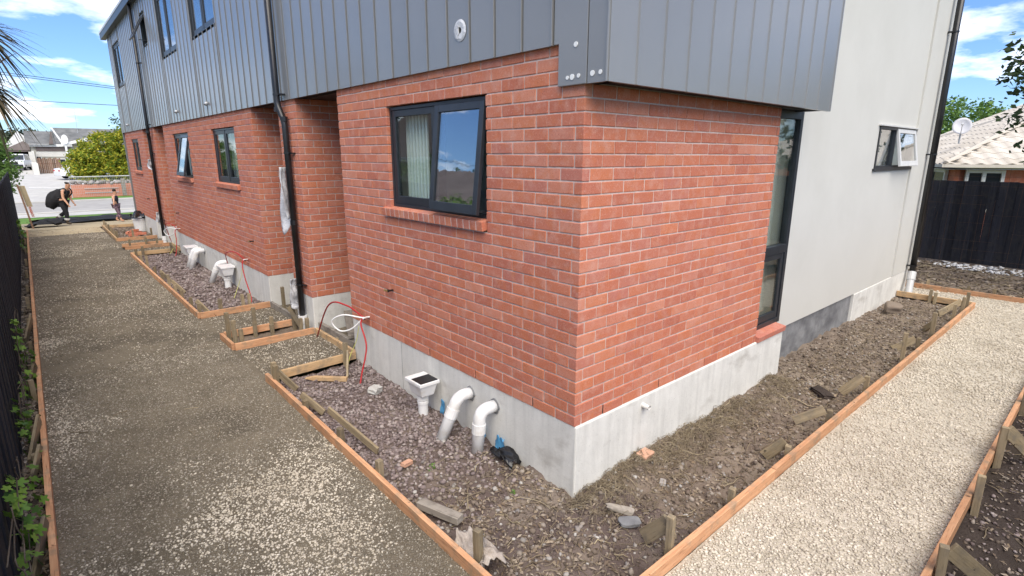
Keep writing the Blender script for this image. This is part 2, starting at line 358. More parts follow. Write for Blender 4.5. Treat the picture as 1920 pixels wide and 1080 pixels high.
pal('roof_tile', [(.44,.40,.34), (.52,.48,.42), (.47,.43,.37), (.56,.52,.46), (.45,.41,.355)], .85, .2, .3, 60)
noisy('grey_roof', (.10, .105, .105), (.20, .20, .195), 1.0, .9, .5, 9, .05, vary=.1)
noisy('weatherboard', (.50, .47, .38), (.58, .55, .46), 1.0, .8, 0)
noisy('pale_wall', (.60, .58, .52), (.68, .66, .60), 1.0, .8, 0)
noisy('brown_board', (.14, .11, .10), (.2, .165, .15), 1.0, .8, 0)
noisy('car_white', (.72, .73, .74), (.76, .77, .78), 1.0, .25, 0, spec=.5)
noisy('rubber', (.015, .015, .015), (.025, .025, .025), 9, .8, 0)
noisy('car_glass', (.02, .025, .03), (.03, .035, .04), 2, .08, 0, spec=.6)
noisy('lamp_red', (.4, .02, .02), (.45, .03, .03), 2, .3, 0)
noisy('rust', (.07, .04, .027), (.12, .068, .045), 30, .85, .3, 100, .002)
noisy('galvanised', (.42, .43, .44), (.52, .53, .54), 12, .5, .1, 50, .001, metal=.4)
noisy('skin', (.50, .27, .17), (.55, .31, .20), 6, .6, 0)
noisy('hair', (.02, .013, .009), (.03, .02, .013), 30, .7, .4, 60, .01)
noisy('black_cloth', (.012, .012, .014), (.022, .022, .025), 8, .85, .4, 25, .02)
noisy('navy_cloth', (.018, .022, .035), (.03, .035, .05), 8, .85, .4, 25, .02)
noisy('print_cloth', (.03, .02, .035), (.30, .20, .24), 17, .85, .3, 25, .02, kind='obj')
noisy('boot', (.06, .045, .035), (.09, .07, .05), 12, .8, .3, 30, .01)
noisy('reflective', (.5, .5, .48), (.58, .58, .56), 12, .5, 0)
noisy('paper_red', (.55, .08, .06), (.62, .55, .5), 14, .7, 0, kind='obj', lo=.45, hi=.55)
noisy('ply', (.40, .33, .2), (.47, .39, .25), 5, .85, .1, 40, .002)
noisy('wrap', (.42, .42, .43), (.62, .62, .63), 9, .35, .6, 14, .03, spec=.5)
noisy('dirty_cloth', (.34, .29, .25), (.5, .45, .4), 7, .9, .8, 18, .03)
noisy('steel_dish', (.50, .50, .52), (.58, .58, .6), 5, .5, 0)
noisy('cable_dark', (.03, .03, .035), (.05, .05, .055), 5, .6, 0)
def glass(name, base, ior, tint, wav=.02):
    m, nt, b, o = nmat(name); nt.nodes.remove(b)
    t = N(nt, 'ShaderNodeBsdfTransparent'); t.inputs[0].default_value = (*tint, 1); g = N(nt, 'ShaderNodeBsdfGlossy'); g.inputs['Roughness'].default_value = .015
    bp = N(nt, 'ShaderNodeBump'); bp.inputs['Strength'].default_value = wav; bp.inputs['Distance'].default_value = .02
    nt.links.new(noise(nt, pos(nt), 5, 3), bp.inputs['Height']); nt.links.new(bp.outputs[0], g.inputs['Normal'])
    lw = N(nt, 'ShaderNodeLayerWeight'); lw.inputs['Blend'].default_value = .5; f5 = mth(nt, 'POWER', lw.outputs['Facing'], 5.0); mx = N(nt, 'ShaderNodeMixShader')
    nt.links.new(mth(nt, 'MINIMUM', mth(nt, 'ADD', mth(nt, 'MULTIPLY', f5, 1-base), base), 1.0), mx.inputs[0]); nt.links.new(t.outputs[0], mx.inputs[1]); nt.links.new(g.outputs[0], mx.inputs[2]); nt.links.new(mx.outputs[0], o.inputs[0])
glass('window_glass', .09, 0, (.95, .98, .96)); glass('coated_glass', .36, 0, (.9, .94, .94), .03)

noisy('cream_metal', (.52, .48, .41), (.58, .54, .47), 3, .6, 0)

pal('dead_leaf', [(.12,.085,.055), (.22,.165,.11), (.30,.24,.17), (.16,.12,.085), (.38,.32,.25), (.10,.07,.05)], .95, .1, 0)
_m = MATS['pale_gravel']; _nt = _m.node_tree; _b = [n for n in _nt.nodes if n.type == 'BSDF_PRINCIPLED'][0]; _src = _b.inputs['Base Color'].links[0].from_socket
_nt.links.new(mixc(_nt, mth(_nt, 'MULTIPLY', ramp(_nt, noise(_nt, pos(_nt), 1.7, 5), .46, .66), .38), _src, (.30, .25, .18)), _b.inputs['Base Color'])

noisy('pale_brick', (.46, .25, .16), (.56, .34, .24), 30, .95, .5, 90, .004)

# ---------------------------------------------------------------- the ground
def hdrive(x, y): return -.494 + (fbm(x, y, .7, 3, 3)-.5)*.045 + (fbm(x, y, 9, 3, 5)-.5)*.022
def hpath(x, y): return -.492 + (fbm(x, y, .8, 3, 9)-.5)*.02 + (fbm(x, y, 14, 2, 2)-.5)*.01
def hsoil(x, y):
    h = -.535 + (fbm(x, y, 1.6, 3, 11)-.5)*.05 + (fbm(x, y, 11, 4, 21)-.5)*.10
    return h + .05*np.exp(-((y+.12)/.22)**2)*((x > .1) & (x < 3.6))*np.clip(fbm(x, y, 2.3, 2, 31)*1.6-.2, 0, 1)
def hslope(x, y):
    t = np.clip((y-20.3)/6.7, 0, 1); return -.482 - t*.41 + (fbm(x, y, .8, 4, 41)-.5)*.08
m = MB(); W = 900
ys = [(-W, -.66), (20.5, -.66), (27, -.96), (46, -.96), (78, .10), (W, .3)]
for (a, za), (b, zb) in zip(ys[:-1], ys[1:]):
    m.face((-W, a, za), (W, a, za), (W, b, zb), (-W, b, zb))
struct(m.build('ground', 'ground_far'))
grid('driveway', -2.9, -1.04, -3.2, 9, .035, hdrive, 'driveway_dirt')
grid('driveway', -2.9, -1.04, 9, 18.9, .07, hdrive, 'driveway_dirt')
grid('driveway', -2.9, -1.04, 18.9, 20.5, .07, hdrive, 'sand')
for y0, y1 in ((3.53, 4.73), (5.36, 6.53), (13.45, 14.52), (15.05, 16.33)): grid('entry_pad', -1.04, 1.2, y0, y1, .05, lambda x, y: hdrive(x, y)-.004, 'driveway_dirt')
grid('gravel_path', -3.2, 9.42, -1.95, -.93, .05, hpath, 'path_base')
grid('gravel_path', 8.53, 9.42, -.93, 5, .06, lambda x, y: hpath(x, y)-.004, 'path_base')
grid('soil_bed', -1.04, .3, -.9, 3.5, .02, hsoil, 'soil_purple')
grid('soil_bed', .3, 8.5, -.9, .22, .022, hsoil, 'soil')
grid('soil_bed', -1.04, .05, 6.56, 13.4, .04, hsoil, 'soil_purple')
grid('soil_bed', -1.04, .05, 16.35, 20.4, .05, hsoil, 'soil')
grid('soil_bed', -1.0, .05, 4.76, 5.36, .05, hsoil, 'soil')
grid('soil_bed', -1.0, .05, 14.55, 15.04, .05, hsoil, 'soil')
grid('soil_bed', -3.3, -2.9, -3.2, 20.5, .04, lambda x, y: hsoil(x, y)-.01, 'soil_dark')
grid('soil_bed', -1.5, 9.42, -4.4, -1.95, .035, lambda x, y: hsoil(x, y)-.01, 'soil_dark')
grid('soil_bed', 9.44, 12.6, -4.4, 6, .05, lambda x, y: hsoil(x, y)+.05+.03*(x-9.44), 'soil')
grid('sandy_slope', -9, 6, 20.5, 27.5, .12, hslope, 'sand')
def flat(name, x0, x1, y0, y1, z, mat, zb=None):
    b = MB(); b.face((x0, y0, z), (x1, y0, z), (x1, y1, z if zb is None else zb), (x0, y1, z if zb is None else zb)); return struct(b.build(name, mat))
flat('grass_verge', -80, 80, 27.2, 30.4, -.925, 'lawn'); flat('footpath', -80, 80, 30.4, 32.2, -.915, 'pale_concrete')
flat('road', -80, 80, 32.5, 40.6, -.945, 'asphalt')
for y in (32.35, 40.75): struct(MB().box(-80, 80, y-.1, y+.1, -1.1, -.86).build('kerb', 'pale_concrete', bevel=.03))
flat('grass_verge', -80, -7, 40.9, 43.6, -.90, 'lawn'); flat('grass_verge', -.9, 80, 40.9, 43.6, -.90, 'lawn')
flat('far_driveway', -7, -.9, 40.9, 46, -.895, 'pale_concrete'); flat('far_driveway', -7, 3.2, 46.0, 78, -.93, 'pale_concrete', .13); flat('far_driveway', -7, 3.2, 78, 84.3, .13, 'pale_concrete', .14)

# ---------------------------------------------------------------- the townhouse
H = thing('townhouse_block', 'two storey townhouse block with red brick base and dark grey cladding above', 'building', (0, 0, -.53))
BL, BH, BT = .23, .076, .07   # brick length, height, thickness
CO = .086
def brick_mesh(i):
    bm = bmesh.new(); bmesh.ops.create_cube(bm, size=1); rr = random.Random(i)
    for v in bm.verts: v.co = Vector((v.co.x*BL, v.co.y*BT, v.co.z*BH)) + Vector((rr.uniform(-.0015, .0015), rr.uniform(-.0012, .0012), rr.uniform(-.0013, .0013)))
    bmesh.ops.bevel(bm, geom=list(bm.edges), offset=.0035, segments=1, affect='EDGES')
    me = bpy.data.meshes.new('brick'); bm.to_mesh(me); bm.free(); me.materials.append(MATS['brick_clay']); return me
BM = [brick_mesh(i) for i in range(6)]
BV = []
for me in BM:
    v = np.array([p.co[:] for p in me.vertices]); t = [tuple(p.vertices) for p in me.polygons]; BV.append((v, t))
# every brick is (axis, u0, u1, z0, face): axis 0 = face looks to -X (runs along Y), axis 1 = face looks to -Y (runs along X)
# wall outline: list of (u0, u1, z0, z1) openings
BR = {}
def lay(wall, axis, face, u0, u1, courses, openings, start_even, start_odd, sgn=1):
    L = BR.setdefault(wall, [])
    for k in range(courses):
        z0 = k*CO; e = k % 2 == 0; first = start_even if e else start_odd
        segs = []; a = u0
        if first > 0: segs.append((u0, u0+first-.01)); a = u0+first
        while a < u1-.02:
            b = min(a+BL, u1)
            if b-a > .025: segs.append((a, b))
            a += BL+.01
        for s in segs:
            parts = [s]
            for (o0, o1, p0, p1) in openings:
                if z0+BH*.5 > p0 and z0+BH*.5 < p1:
                    q = []
                    for x, y in parts:
                        if y <= o0 or x >= o1: q.append((x, y)); continue
                        if x < o0-.03: q.append((x, o0))
                        if y > o1+.03: q.append((o1, y))
                    parts = q
            for x, y in parts: L.append((axis, x, y, z0, face, sgn))
WZ0, WZ1 = 1.385, 2.316
B1_OPEN = [(.975, 2.485, WZ0-.09, WZ1)]
# block 1: the corner brick lies along Y in even courses and along X in odd ones
def relay_left():
    out = []
    for k in range(30):
        z0 = k*CO; a = 0 if k % 2 == 0 else .08
        if k % 2 == 0: segs = [(0, .19)]; a = .20
        else: segs = []
        while a < 3.53:
            segs.append((a, min(a+BL, 3.55))); a += .24
        for s in segs:
            o0, o1, p0, p1 = B1_OPEN[0]
            if p0 < z0+BH*.5 < p1:
                if s[0] < o0-.03: out.append((0, s[0], min(s[1], o0), z0, 0.0, 1))
                if s[1] > o1+.03: out.append((0, max(s[0], o1), s[1], z0, 0.0, 1))
            else: out.append((0, s[0], s[1], z0, 0.0, 1))
    return out
BR['b1'] = relay_left()
for k in range(27):
    z0 = k*CO; a = .08 if k % 2 == 0 else 0; segs = []
    if k % 2: segs = [(0, .19)]; a = .20
    while a < 2.74: segs.append((a, min(a+BL, 2.77))); a += .24
    BR['b1'] += [(1, s[0], s[1], z0, 0.0, 1) for s in segs]
def block(wall, y0, y1, opens, depth=1.15, courses=30):
    lay(wall, 0, 0.0, y0, y1, courses, opens, .20, .08)
    BR[wall] = [t for t in BR[wall] if not (abs(t[1]-y0) < .001 and t[2]-t[1] < .075)]
    for k in range(courses):      # the face into the recess, seen from the camera (looks to -Y)
        z0 = k*CO; segs = []; a = .08
        if k % 2: segs = [(0, .19)]; a = .20
        while a < depth-.03: segs.append((a, min(a+BL, depth))); a += .24
        BR[wall] += [(1, s[0], s[1], z0, y0, 1) for s in segs]
    for k in range(courses):      # the far face (looks to +Y)
        z0 = k*CO; a = .08
        while a < depth-.03: BR[wall].append((1, a, min(a+BL, depth), z0, y1, -1)); a += .24
    return wall
block('p1', 4.77, 5.40, [])
block('b2', 6.56, 13.40, [(7.52, 8.97, WZ0-.09, WZ1), (10.87, 12.41, WZ0-.09, WZ1)])
block('p2', 14.62, 15.20, [])
block('b3', 16.36, 19.88, [(17.40, 18.72, WZ0-.09, WZ1)])
for k in range(30):
    a = .08
    while a < 1.1: BR['b1'].append((1, a, min(a+BL, 1.15), k*CO, 3.55, -1)); a += .24
CAMP = np.array((-2.66, -2.354, 1.884))
def brick_c(t):
    ax, u0, u1, z0, f, sg = t
    c = ((f+BT/2*sg) if ax == 0 else (u0+u1)/2, (u0+u1)/2 if ax == 0 else f+BT/2*sg, z0+BH/2)
    return np.array(c)
cand = sorted([t for t in BR['b1'] if t[5] == 1 and not (t[0] == 0 and t[3] > 2.30 and t[2] < .2)], key=lambda t: np.linalg.norm(brick_c(t)-CAMP) * (1.0 if t[0] == 0 else 1.0) / max(t[2]-t[1], .1)**.3)
NEAR = set(cand[:300])
def slabs(m, axis, face, d0, d1, u0, u1, z0, z1, opens):
    us = sorted({u0, u1, *[o[0] for o in opens], *[o[1] for o in opens]}); zs = sorted({z0, z1, *[o[2] for o in opens], *[o[3] for o in opens]})
    for a, b in zip(us[:-1], us[1:]):
        for c, d in zip(zs[:-1], zs[1:]):
            if any(o[0]-1e-6 <= a and b <= o[1]+1e-6 and o[2]-1e-6 <= c and d <= o[3]+1e-6 for o in opens): continue
            if axis == 0: m.box(face+d0, face+d1, a, b, c, d)
            else: m.box(a, b, face+d0, face+d1, c, d)
RC = .0055   # joint recess
def wall_part(wall, build_back):
    m = MB(); build_back(m); w = m.build('brick_wall', 'mortar', H)
    rest_v = []; rest_f = []; n0 = 0; base = absloc(w)
    for t in BR[wall]:
        ax, u0, u1, z0, f, sg = t; i = random.randrange(6); c = Vector(brick_c(t)); flip = random.random() < .5
        jit = random.uniform(-.0016, .0016)
        if ax == 0: c.x += jit
        else: c.y += jit
        rot = (math.pi/2 if ax == 0 else 0) + (math.pi if flip else 0)
        sx = (u1-u0)/BL
        if t in NEAR:
            o = bpy.data.objects.new('brick', BM[i]); COL.objects.link(o); o.parent = w
            o.location = c-base; o.rotation_euler = (random.uniform(-.004, .004), random.uniform(-.004, .004), rot); o.scale = (sx, 1, 1)
        else:
            v, fs = BV[i]; q = v*np.array((sx, 1, 1)); cr, sr = math.cos(rot), math.sin(rot)
            q = np.stack([q[:, 0]*cr-q[:, 1]*sr, q[:, 0]*sr+q[:, 1]*cr, q[:, 2]], -1) + np.array(c)
            rest_v += q.tolist(); rest_f += [tuple(j+n0 for j in f_) for f_ in fs]; n0 += len(v)
    if rest_v:
        me = bpy.data.meshes.new('bricks'); me.from_pydata(rest_v, [], rest_f); stuff(mobj('bricks', me, 'brick_clay', w))
    return w
def back_b1(m):
    slabs(m, 0, 0, RC, .1, RC, 3.55-RC, 0, 2.575, [(.968, 2.492, WZ0-.095, WZ1+.008)]); m.box(.1, 2.77-RC, RC, .1, 0, 2.33); m.box(.1, 1.15, 3.45, 3.55-RC, 0, 2.56)
wall_part('b1', back_b1)
def back_blk(y0, y1, opens):
    def f(m):
        slabs(m, 0, 0, RC, .1, y0+RC, y1-RC, 0, 2.575, opens); m.box(.1, 1.15, y0+RC, y0+.1, 0, 2.56); m.box(.1, 1.15, y1-.1, y1-RC, 0, 2.56)
    return f
wall_part('p1', back_blk(4.77, 5.40, []))
wall_part('b2', back_blk(6.56, 13.40, [(7.513, 8.977, WZ0-.095, WZ1+.008), (10.863, 12.417, WZ0-.095, WZ1+.008)]))
wall_part('p2', back_blk(14.62, 15.20, []))
wall_part('b3', back_blk(16.36, 19.88, [(17.393, 18.727, WZ0-.095, WZ1+.008)]))

# foundations
MB().prism([(.006, -.012), (3.41, -.012), (3.41, .25), (.25, .25), (.25, 3.55), (.006, 3.55)], 2, -.75, -.001).build('foundation', 'concrete', H, bevel=.012)
for y in (.435, 1.155, 1.875, 2.595, 3.315): MB().box(.003, .03, y-.0045, y+.0045, .002, .074).build('weep_hole', 'dark_void', H)
for x in (.315, 1.035, 1.755, 2.475): MB().box(x-.0045, x+.0045, .003, .03, .002, .074).build('weep_hole', 'dark_void', H)
MB().box(.0045, .02, 2.42, 2.424, -.60, -.01).build('casting_joint', 'concrete_dark', H)
for y0, y1 in ((4.77, 5.40), (6.56, 13.40), (14.62, 15.20), (16.36, 19.88)):
    m = MB(); m.box(.006, 1.2, y0+.004, y1-.004, -.75, -.001); m.build('foundation', 'concrete', H, bevel=.01)
MB().box(3.405, 6.25, .19, .4, -.75, -.102).build('plinth', 'concrete_dark', H)
MB().box(6.25, 9.03, .150, .4, -.75, -.104).build('plinth', 'concrete', H, bevel=.008)
MB().box(.8, 1.2, 3.55, 4.77, -.75, -.28).build('doorstep', 'concrete', H, bevel=.01); MB().box(.8, 1.2, 5.40, 6.56, -.75, -.28).build('doorstep', 'concrete', H, bevel=.01)
for y0, y1 in ((3.55, 4.77), (5.40, 6.56), (13.40, 14.62), (15.20, 16.36)):
    d = MB().box(1.14, 1.2, y0, y1, -.3, 2.55).build('door', 'dark_frame', H); MB().box(1.125, 1.15, y0+.12, y1-.12, .05, 2.1).build('door_leaf', 'dark_frame', d, bevel=.004)
# white rendered wall with a proud corner panel, opening for the slider
WO = (6.25, 7.99, 1.705, 2.28)
m = MB(); slabs(m, 1, .16, 0, .12, 3.50, 8.04, -.10, 6.3, [WO]); ww = m.build('rendered_wall', 'white_render', H)
MB().box(8.045, 9.07, .142, .30, -.10, 6.3).build('corner_panel', 'white_render', ww, bevel=.006)
MB().box(8.95, 9.07, .302, 9.0, -.10, 6.3).build('end_wall', 'white_render', ww)
MB().box(8.041, 8.05, .135, .16, -.10, 6.3).build('flashing', 'white_render', ww)
# cladding: backing, then each board
UPW = [(10.62, 12.15, 3.90, 5.10), (7.79, 9.33, 3.90, 5.10), (13.50, 14.10, 4.40, 5.08), (17.90, 19.30, 3.90, 5.08)]
CT = 5.50
m = MB()
slabs(m, 0, 0, .0, .12, .2, 20.2, 2.556, CT, UPW); m.box(0, .12, -.17, .2, 2.31, CT); m.box(0, 3.37, -.17, -.05, 2.31, CT+.4); m.box(3.25, 3.37, -.05, .16, 2.31, CT+.4)
cl = m.build('cladding', 'dark_void', H)
m = MB(); m.box(.0, 3.36, -.165, .16, 2.318, 2.33); m.box(.1, 1.3, .2, 20.2, 2.557, 2.60); m.build('soffit', 'dark_frame', H)
def panel(axis, u0, u1, z0, z1, opens):
    G = .0055
    def one(a, b, c, d):
        m = MB()
        if axis == 0: m.prism([(-.040, a+G), (-.041, a+G+.002), (-.041, a+G+.010), (-.030, a+G+.013), (-.030, b-G), (-.001, b-G), (-.001, a+G)], 2, c, d)
        else: m.prism([(a+G, -.200), (b-G-.013, -.200), (b-G-.010, -.209), (b-G-.002, -.209), (b-G, -.208), (b-G, -.171), (a+G, -.171)], 2, c, d)
        m.build('cladding_panel', 'grey_cladding', cl)
    oo = [o for o in opens if o[0] < u1-1e-4 and o[1] > u0+1e-4]
    if not oo: one(u0, u1, z0, z1); return
    us = sorted({u0, u1, *[min(max(x, u0), u1) for o in oo for x in o[:2]]})
    for a, b in zip(us[:-1], us[1:]):
        if b-a < .012: continue
        op = [o for o in oo if o[0] <= a+1e-6 and o[1] >= b-1e-6]
        if op: one(a, b, z0, op[0][2]); one(a, b, op[0][3], z1)
        else: one(a, b, z0, z1)
us = [-.036+.2868*i for i in range(1, 71)] + [20.2]
panel(0, -.2, -.036, 2.302, CT, [])
MB().prism([(-.036+.0045, 2.302), (.205, 2.302), (.205, 2.552), (.2508-.0045, 2.552), (.2508-.0045, CT), (-.036+.0045, CT)], 0, -.030, -.001).build('cladding_panel', 'grey_cladding', cl, bevel=.004)
for a, b in zip(us[:-1], us[1:]): panel(0, a, b, 2.552, CT, UPW)
ux = [-.03, .252] + [.252+.2815*i for i in range(1, 12)]; ux[-1] = 3.385
for a, b in zip(ux[:-1], ux[1:]): panel(1, a, b, 2.302, CT+.4, [])
# filler spots where screws were patched
for y, z, r in ((.058, 2.534, .016), (.122, 2.349, .012), (.082, 2.350, .018), (.029, 2.353, .013), (-.081, 2.356, .017), (-.142, 2.357, .014)):
    m = MB(); m.tube([(-.0302, y, z), (-.034, y, z)], r, 9); o = m.build('filler_spot', 'painted_white', H)
# roof
rf = MB().prism([(-.16, 5.50), (-.16, 5.56), (5, 7.2), (10.2, 5.56), (10.2, 5.50)], 1, -.30, 20.55).build('roof', 'dark_frame', H)
MB().prism([(-.02, 5.50), (-.02, 5.44), (-.16, 5.44), (-.17, 5.66), (-.155, 5.66), (-.145, 5.50)], 1, -.3, 20.55).build('gutter', 'dark_frame', rf)
MB().box(-.175, -.171, -.3, 20.56, 5.60, 5.66).build('gutter_lip', 'silver_frame', rf)
MB().box(-.01, 9.0, 20.2, 20.26, -.7, 5.5).build('end_wall', 'grey_cladding', H)
MB().box(3.4, 9.0, .12+.16, .3, -.1, 5.5).build('inner_wall', 'interior', H)

# windows: (u, depth, z) boxes turned into world boxes
def wbox(m, axis, face, u0, u1, d0, d1, z0, z1, hinge=None, ang=0):
    def tf(p):
        u, d, z = p
        if ang:
            hd, hz = hinge; dd = d-hd; dz = z-hz; c, s = math.cos(ang), math.sin(ang)
            d = hd + dd*c + dz*s; z = hz + dz*c - dd*s
        return (face+d, u, z) if axis == 0 else (u, face+d, z)
    m.box(u0, u1, d0, d1, z0, z1, tf)
def sash(parent, axis, face, u0, u1, z0, z1, d, fr=.058, ang=0, mat='dark_frame', glass='window_glass'):
    m = MB(); hg = (d, z1); k = dict(hinge=hg, ang=ang)
    wbox(m, axis, face, u0, u0+fr, d, d+.035, z0, z1, **k); wbox(m, axis, face, u1-fr, u1, d, d+.035, z0, z1, **k)
    wbox(m, axis, face, u0+fr, u1-fr, d+.0005, d+.0345, z1-fr, z1, **k); wbox(m, axis, face, u0+fr, u1-fr, d+.0005, d+.0345, z0, z0+fr*1.3, **k)
    s = m.build('sash', mat, parent, bevel=.003)
    m = MB(); wbox(m, axis, face, u0+fr, u1-fr, d+.015, d+.021, z0+fr*1.3, z1-fr, **k); m.build('pane', glass, parent)
    return s
def window(axis, face, u0, u1, z0, z1, splits, angs, d=.045, mat='dark_frame', name='window', room=True, curtain=None, flange=False):
    m = MB(); fr = .028
    wbox(m, axis, face, u0, u0+fr, d-.012, d+.075, z0, z1); wbox(m, axis, face, u1-fr, u1, d-.012, d+.075, z0, z1)
    wbox(m, axis, face, u0+fr, u1-fr, d-.0115, d+.0745, z1-fr, z1); wbox(m, axis, face, u0+fr, u1-fr, d-.0115, d+.0745, z0, z0+fr)
    for s in splits: wbox(m, axis, face, s-.02, s+.02, d-.011, d+.074, z0+fr, z1-fr)
    if flange:
        wbox(m, axis, face, u0-.05, u1+.05, d-.03, d-.005, z0-.05, z0-.001); wbox(m, axis, face, u0-.05, u1+.05, d-.03, d-.005, z1+.001, z1+.04)
        wbox(m, axis, face, u0-.05, u0-.001, d-.029, d-.006, z0, z1); wbox(m, axis, face, u1+.001, u1+.05, d-.029, d-.006, z0, z1)
    w = m.build(name, mat, H, bevel=.002); us_ = [u0+fr] + list(splits) + [u1-fr]
    for i, (a, b) in enumerate(zip(us_[:-1], us_[1:])):
        a2 = a + (.022 if i else .002); b2 = b - (.022 if i < len(us_)-2 else .002)
        sash(w, axis, face, a2, b2, z0+fr+.002, z1-fr-.002, d-(.03 if angs[i] else .005), ang=angs[i], mat=mat, glass='coated_glass' if (angs[i] or flange) else 'window_glass')
        if angs[i]:
            m = MB(); wbox(m, axis, face, a2+.02, a2+.035, d-.12, d+.02, z0+fr+.02, z0+fr+.035); wbox(m, axis, face, b2-.035, b2-.02, d-.12, d+.02, z0+.12, z0+.135); m.build('stay', mat, w)
    if room:
        m = MB(); wbox(m, axis, face, u0-.3, u1+.3, 1.6, 1.65, z0-1, z1+.15); wbox(m, axis, face, u0-.35, u0-.3, .13, 1.65, z0-1, z1+.15); wbox(m, axis, face, u1+.3, u1+.35, .13, 1.65, z0-1, z1+.15)
        wbox(m, axis, face, u0-.35, u1+.35, .13, 1.65, z0-1.05, z0-1); wbox(m, axis, face, u0-.35, u1+.35, .13, 1.65, z1+.15, z1+.2); m.build('room_lining', 'interior', w)
    if curtain:
        a, b = curtain; m = MB(); n = 14
        for i in range(n):
            x0 = a+(b-a)*i/n; x1 = a+(b-a)*(i+1)/n; wbox(m, axis, face, x0, x1, .17+.02*(i % 2), .185+.02*(i % 2), z0-.1, z1+.05)
        m.build('curtain', 'curtain', w)
    return w
A9 = math.radians(6.5)
window(0, 0, .979, 2.481, WZ0+.005, WZ1-.003, [1.70], [A9, 0], curtain=(2.05, 2.45))
window(0, 0, 7.53, 8.96, WZ0+.005, WZ1-.003, [8.25], [0, 0], curtain=(8.2, 8.9))
window(0, 0, 10.88, 12.40, WZ0+.005, WZ1-.003, [11.65], [math.radians(12), 0], curtain=(11.6, 12.3))
window(0, 0, 17.41, 18.71, WZ0+.005, WZ1-.003, [18.05], [0, 0], curtain=(17.5, 18.0))
for (a, b, c, d) in UPW:
    if b-a < 1: window(0, 0, a+.004, b-.004, c+.004, d-.004, [], [math.radians(28)], d=.0, flange=True, room=False)
    else: window(0, 0, a+.004, b-.004, c+.004, d-.004, [(a+b)/2], [0, 0], d=.0, flange=True, room=False)
m = MB()
for (a, b, c, d) in UPW: m.box(.5, .52, a-.3, b+.3, c-.3, d+.3)
m.build('blind', 'interior', H)
# sills of bricks on edge
def sill(y0, y1, zt=1.385):
    s = MB().prism([(-.037, zt-.086), (-.043, zt-.014), (.043, zt+.003), (.043, zt-.073)], 1, y0+.006, y1-.006).build('window_sill', 'mortar', H); n = max(1, int(round((y1-y0)/.0846))); st = (y1-y0)/n; me = None
    for i in range(n):
        a = y0+i*st+.0055; b = y0+(i+1)*st-.0055
        if me is None:
            m = MB(); w = b-a; m.prism([(-.040, -.088), (-.046, -.012), (.045, .006), (.045, -.075)], 1, -w/2, w/2); o = m.build('sill_brick', 'brick_clay', None, bevel=.003); me = o.data
        else: o = bpy.data.objects.new('sill_brick', me); COL.objects.link(o); q = o.modifiers.new('bevel', 'BEVEL'); q.width = .003; q.segments = 1
        o.parent = s; o.location = Vector((0, (a+b)/2, zt)) - absloc(s)
sill(.978, 2.60); sill(7.52, 9.02); sill(10.87, 12.46); sill(17.40, 18.76)
# tall window between the brick return and the white wall
m = MB(); F_ = 1; fy = .10
for a, b, c, d in ((2.75, 2.80, .06, 2.318), (3.44, 3.50, .06, 2.318), (2.80, 3.44, .06, .12), (2.80, 3.44, 2.24, 2.318), (2.80, 3.44, .86, .95)): m.box(a, b, fy-.02, fy+.06, c, d)
w = m.build('tall_window', 'dark_frame', H, bevel=.003); w['label'] = 'narrow floor to soffit window with dark frame and transom'
MB().box(2.80, 3.44, fy+.01, fy+.016, .95, 2.24).build('pane', 'window_glass', w)
sash(w, 1, 0, 2.81, 3.43, .125, .855, fy-.01)
m = MB(); m.box(2.6, 3.6, 1.6, 1.65, 0, 2.5); m.box(2.5, 2.55, .2, 1.65, 0, 2.5); m.box(3.6, 3.65, .4, 1.65, 0, 2.5); m.box(2.5, 3.65, .2, 1.65, -.05, 0); m.box(2.5, 3.65, .2, 1.65, 2.5, 2.55); m.build('room_lining', 'interior', w)
m = MB()
for i in range(12): a = 2.82+.035*i; m.box(a, a+.035, .2+.025*(i % 2), .215+.025*(i % 2), .1, 2.25)
m.build('curtain', 'curtain', w)
MB().prism([(-.03, -.005), (-.035, .05), (.09, .068), (.09, -.005)], 0, 2.775, 3.42).build('window_sill', 'brick_clay', H, bevel=.003)
# slider in the white wall, right half swung out on stays
m = MB()
for a, b, c, d in ((6.25, 6.29, 1.705, 2.28), (7.95, 7.99, 1.705, 2.28), (6.29, 7.95, 1.705, 1.74), (6.29, 7.95, 2.24, 2.28), (6.98, 7.02, 1.74, 2.24)): m.box(a, b, .145, .23, c, d)
w = m.build('window', 'dark_frame', H); w['label'] = 'high slot window in white wall with one pale sash ajar'
MB().box(6.29, 6.98, .18, .186, 1.74, 2.24).build('pane', 'coated_glass', w)
MB().box(6.2, 8.05, .12, .16, 2.281, 2.30).build('head_flashing', 'silver_frame', w)
MB().box(6.2, 8.03, .13, .17, 1.67, 1.704).build('sill_flashing', 'dark_frame', w)
sash(w, 1, 0, 7.03, 7.96, 1.72, 2.262, .135, ang=math.radians(11), mat='silver_frame', glass='coated_glass')
MB().box(6.1, 8.1, .7, .72, 1.5, 2.5).build('room_lining', 'dark_void', w)

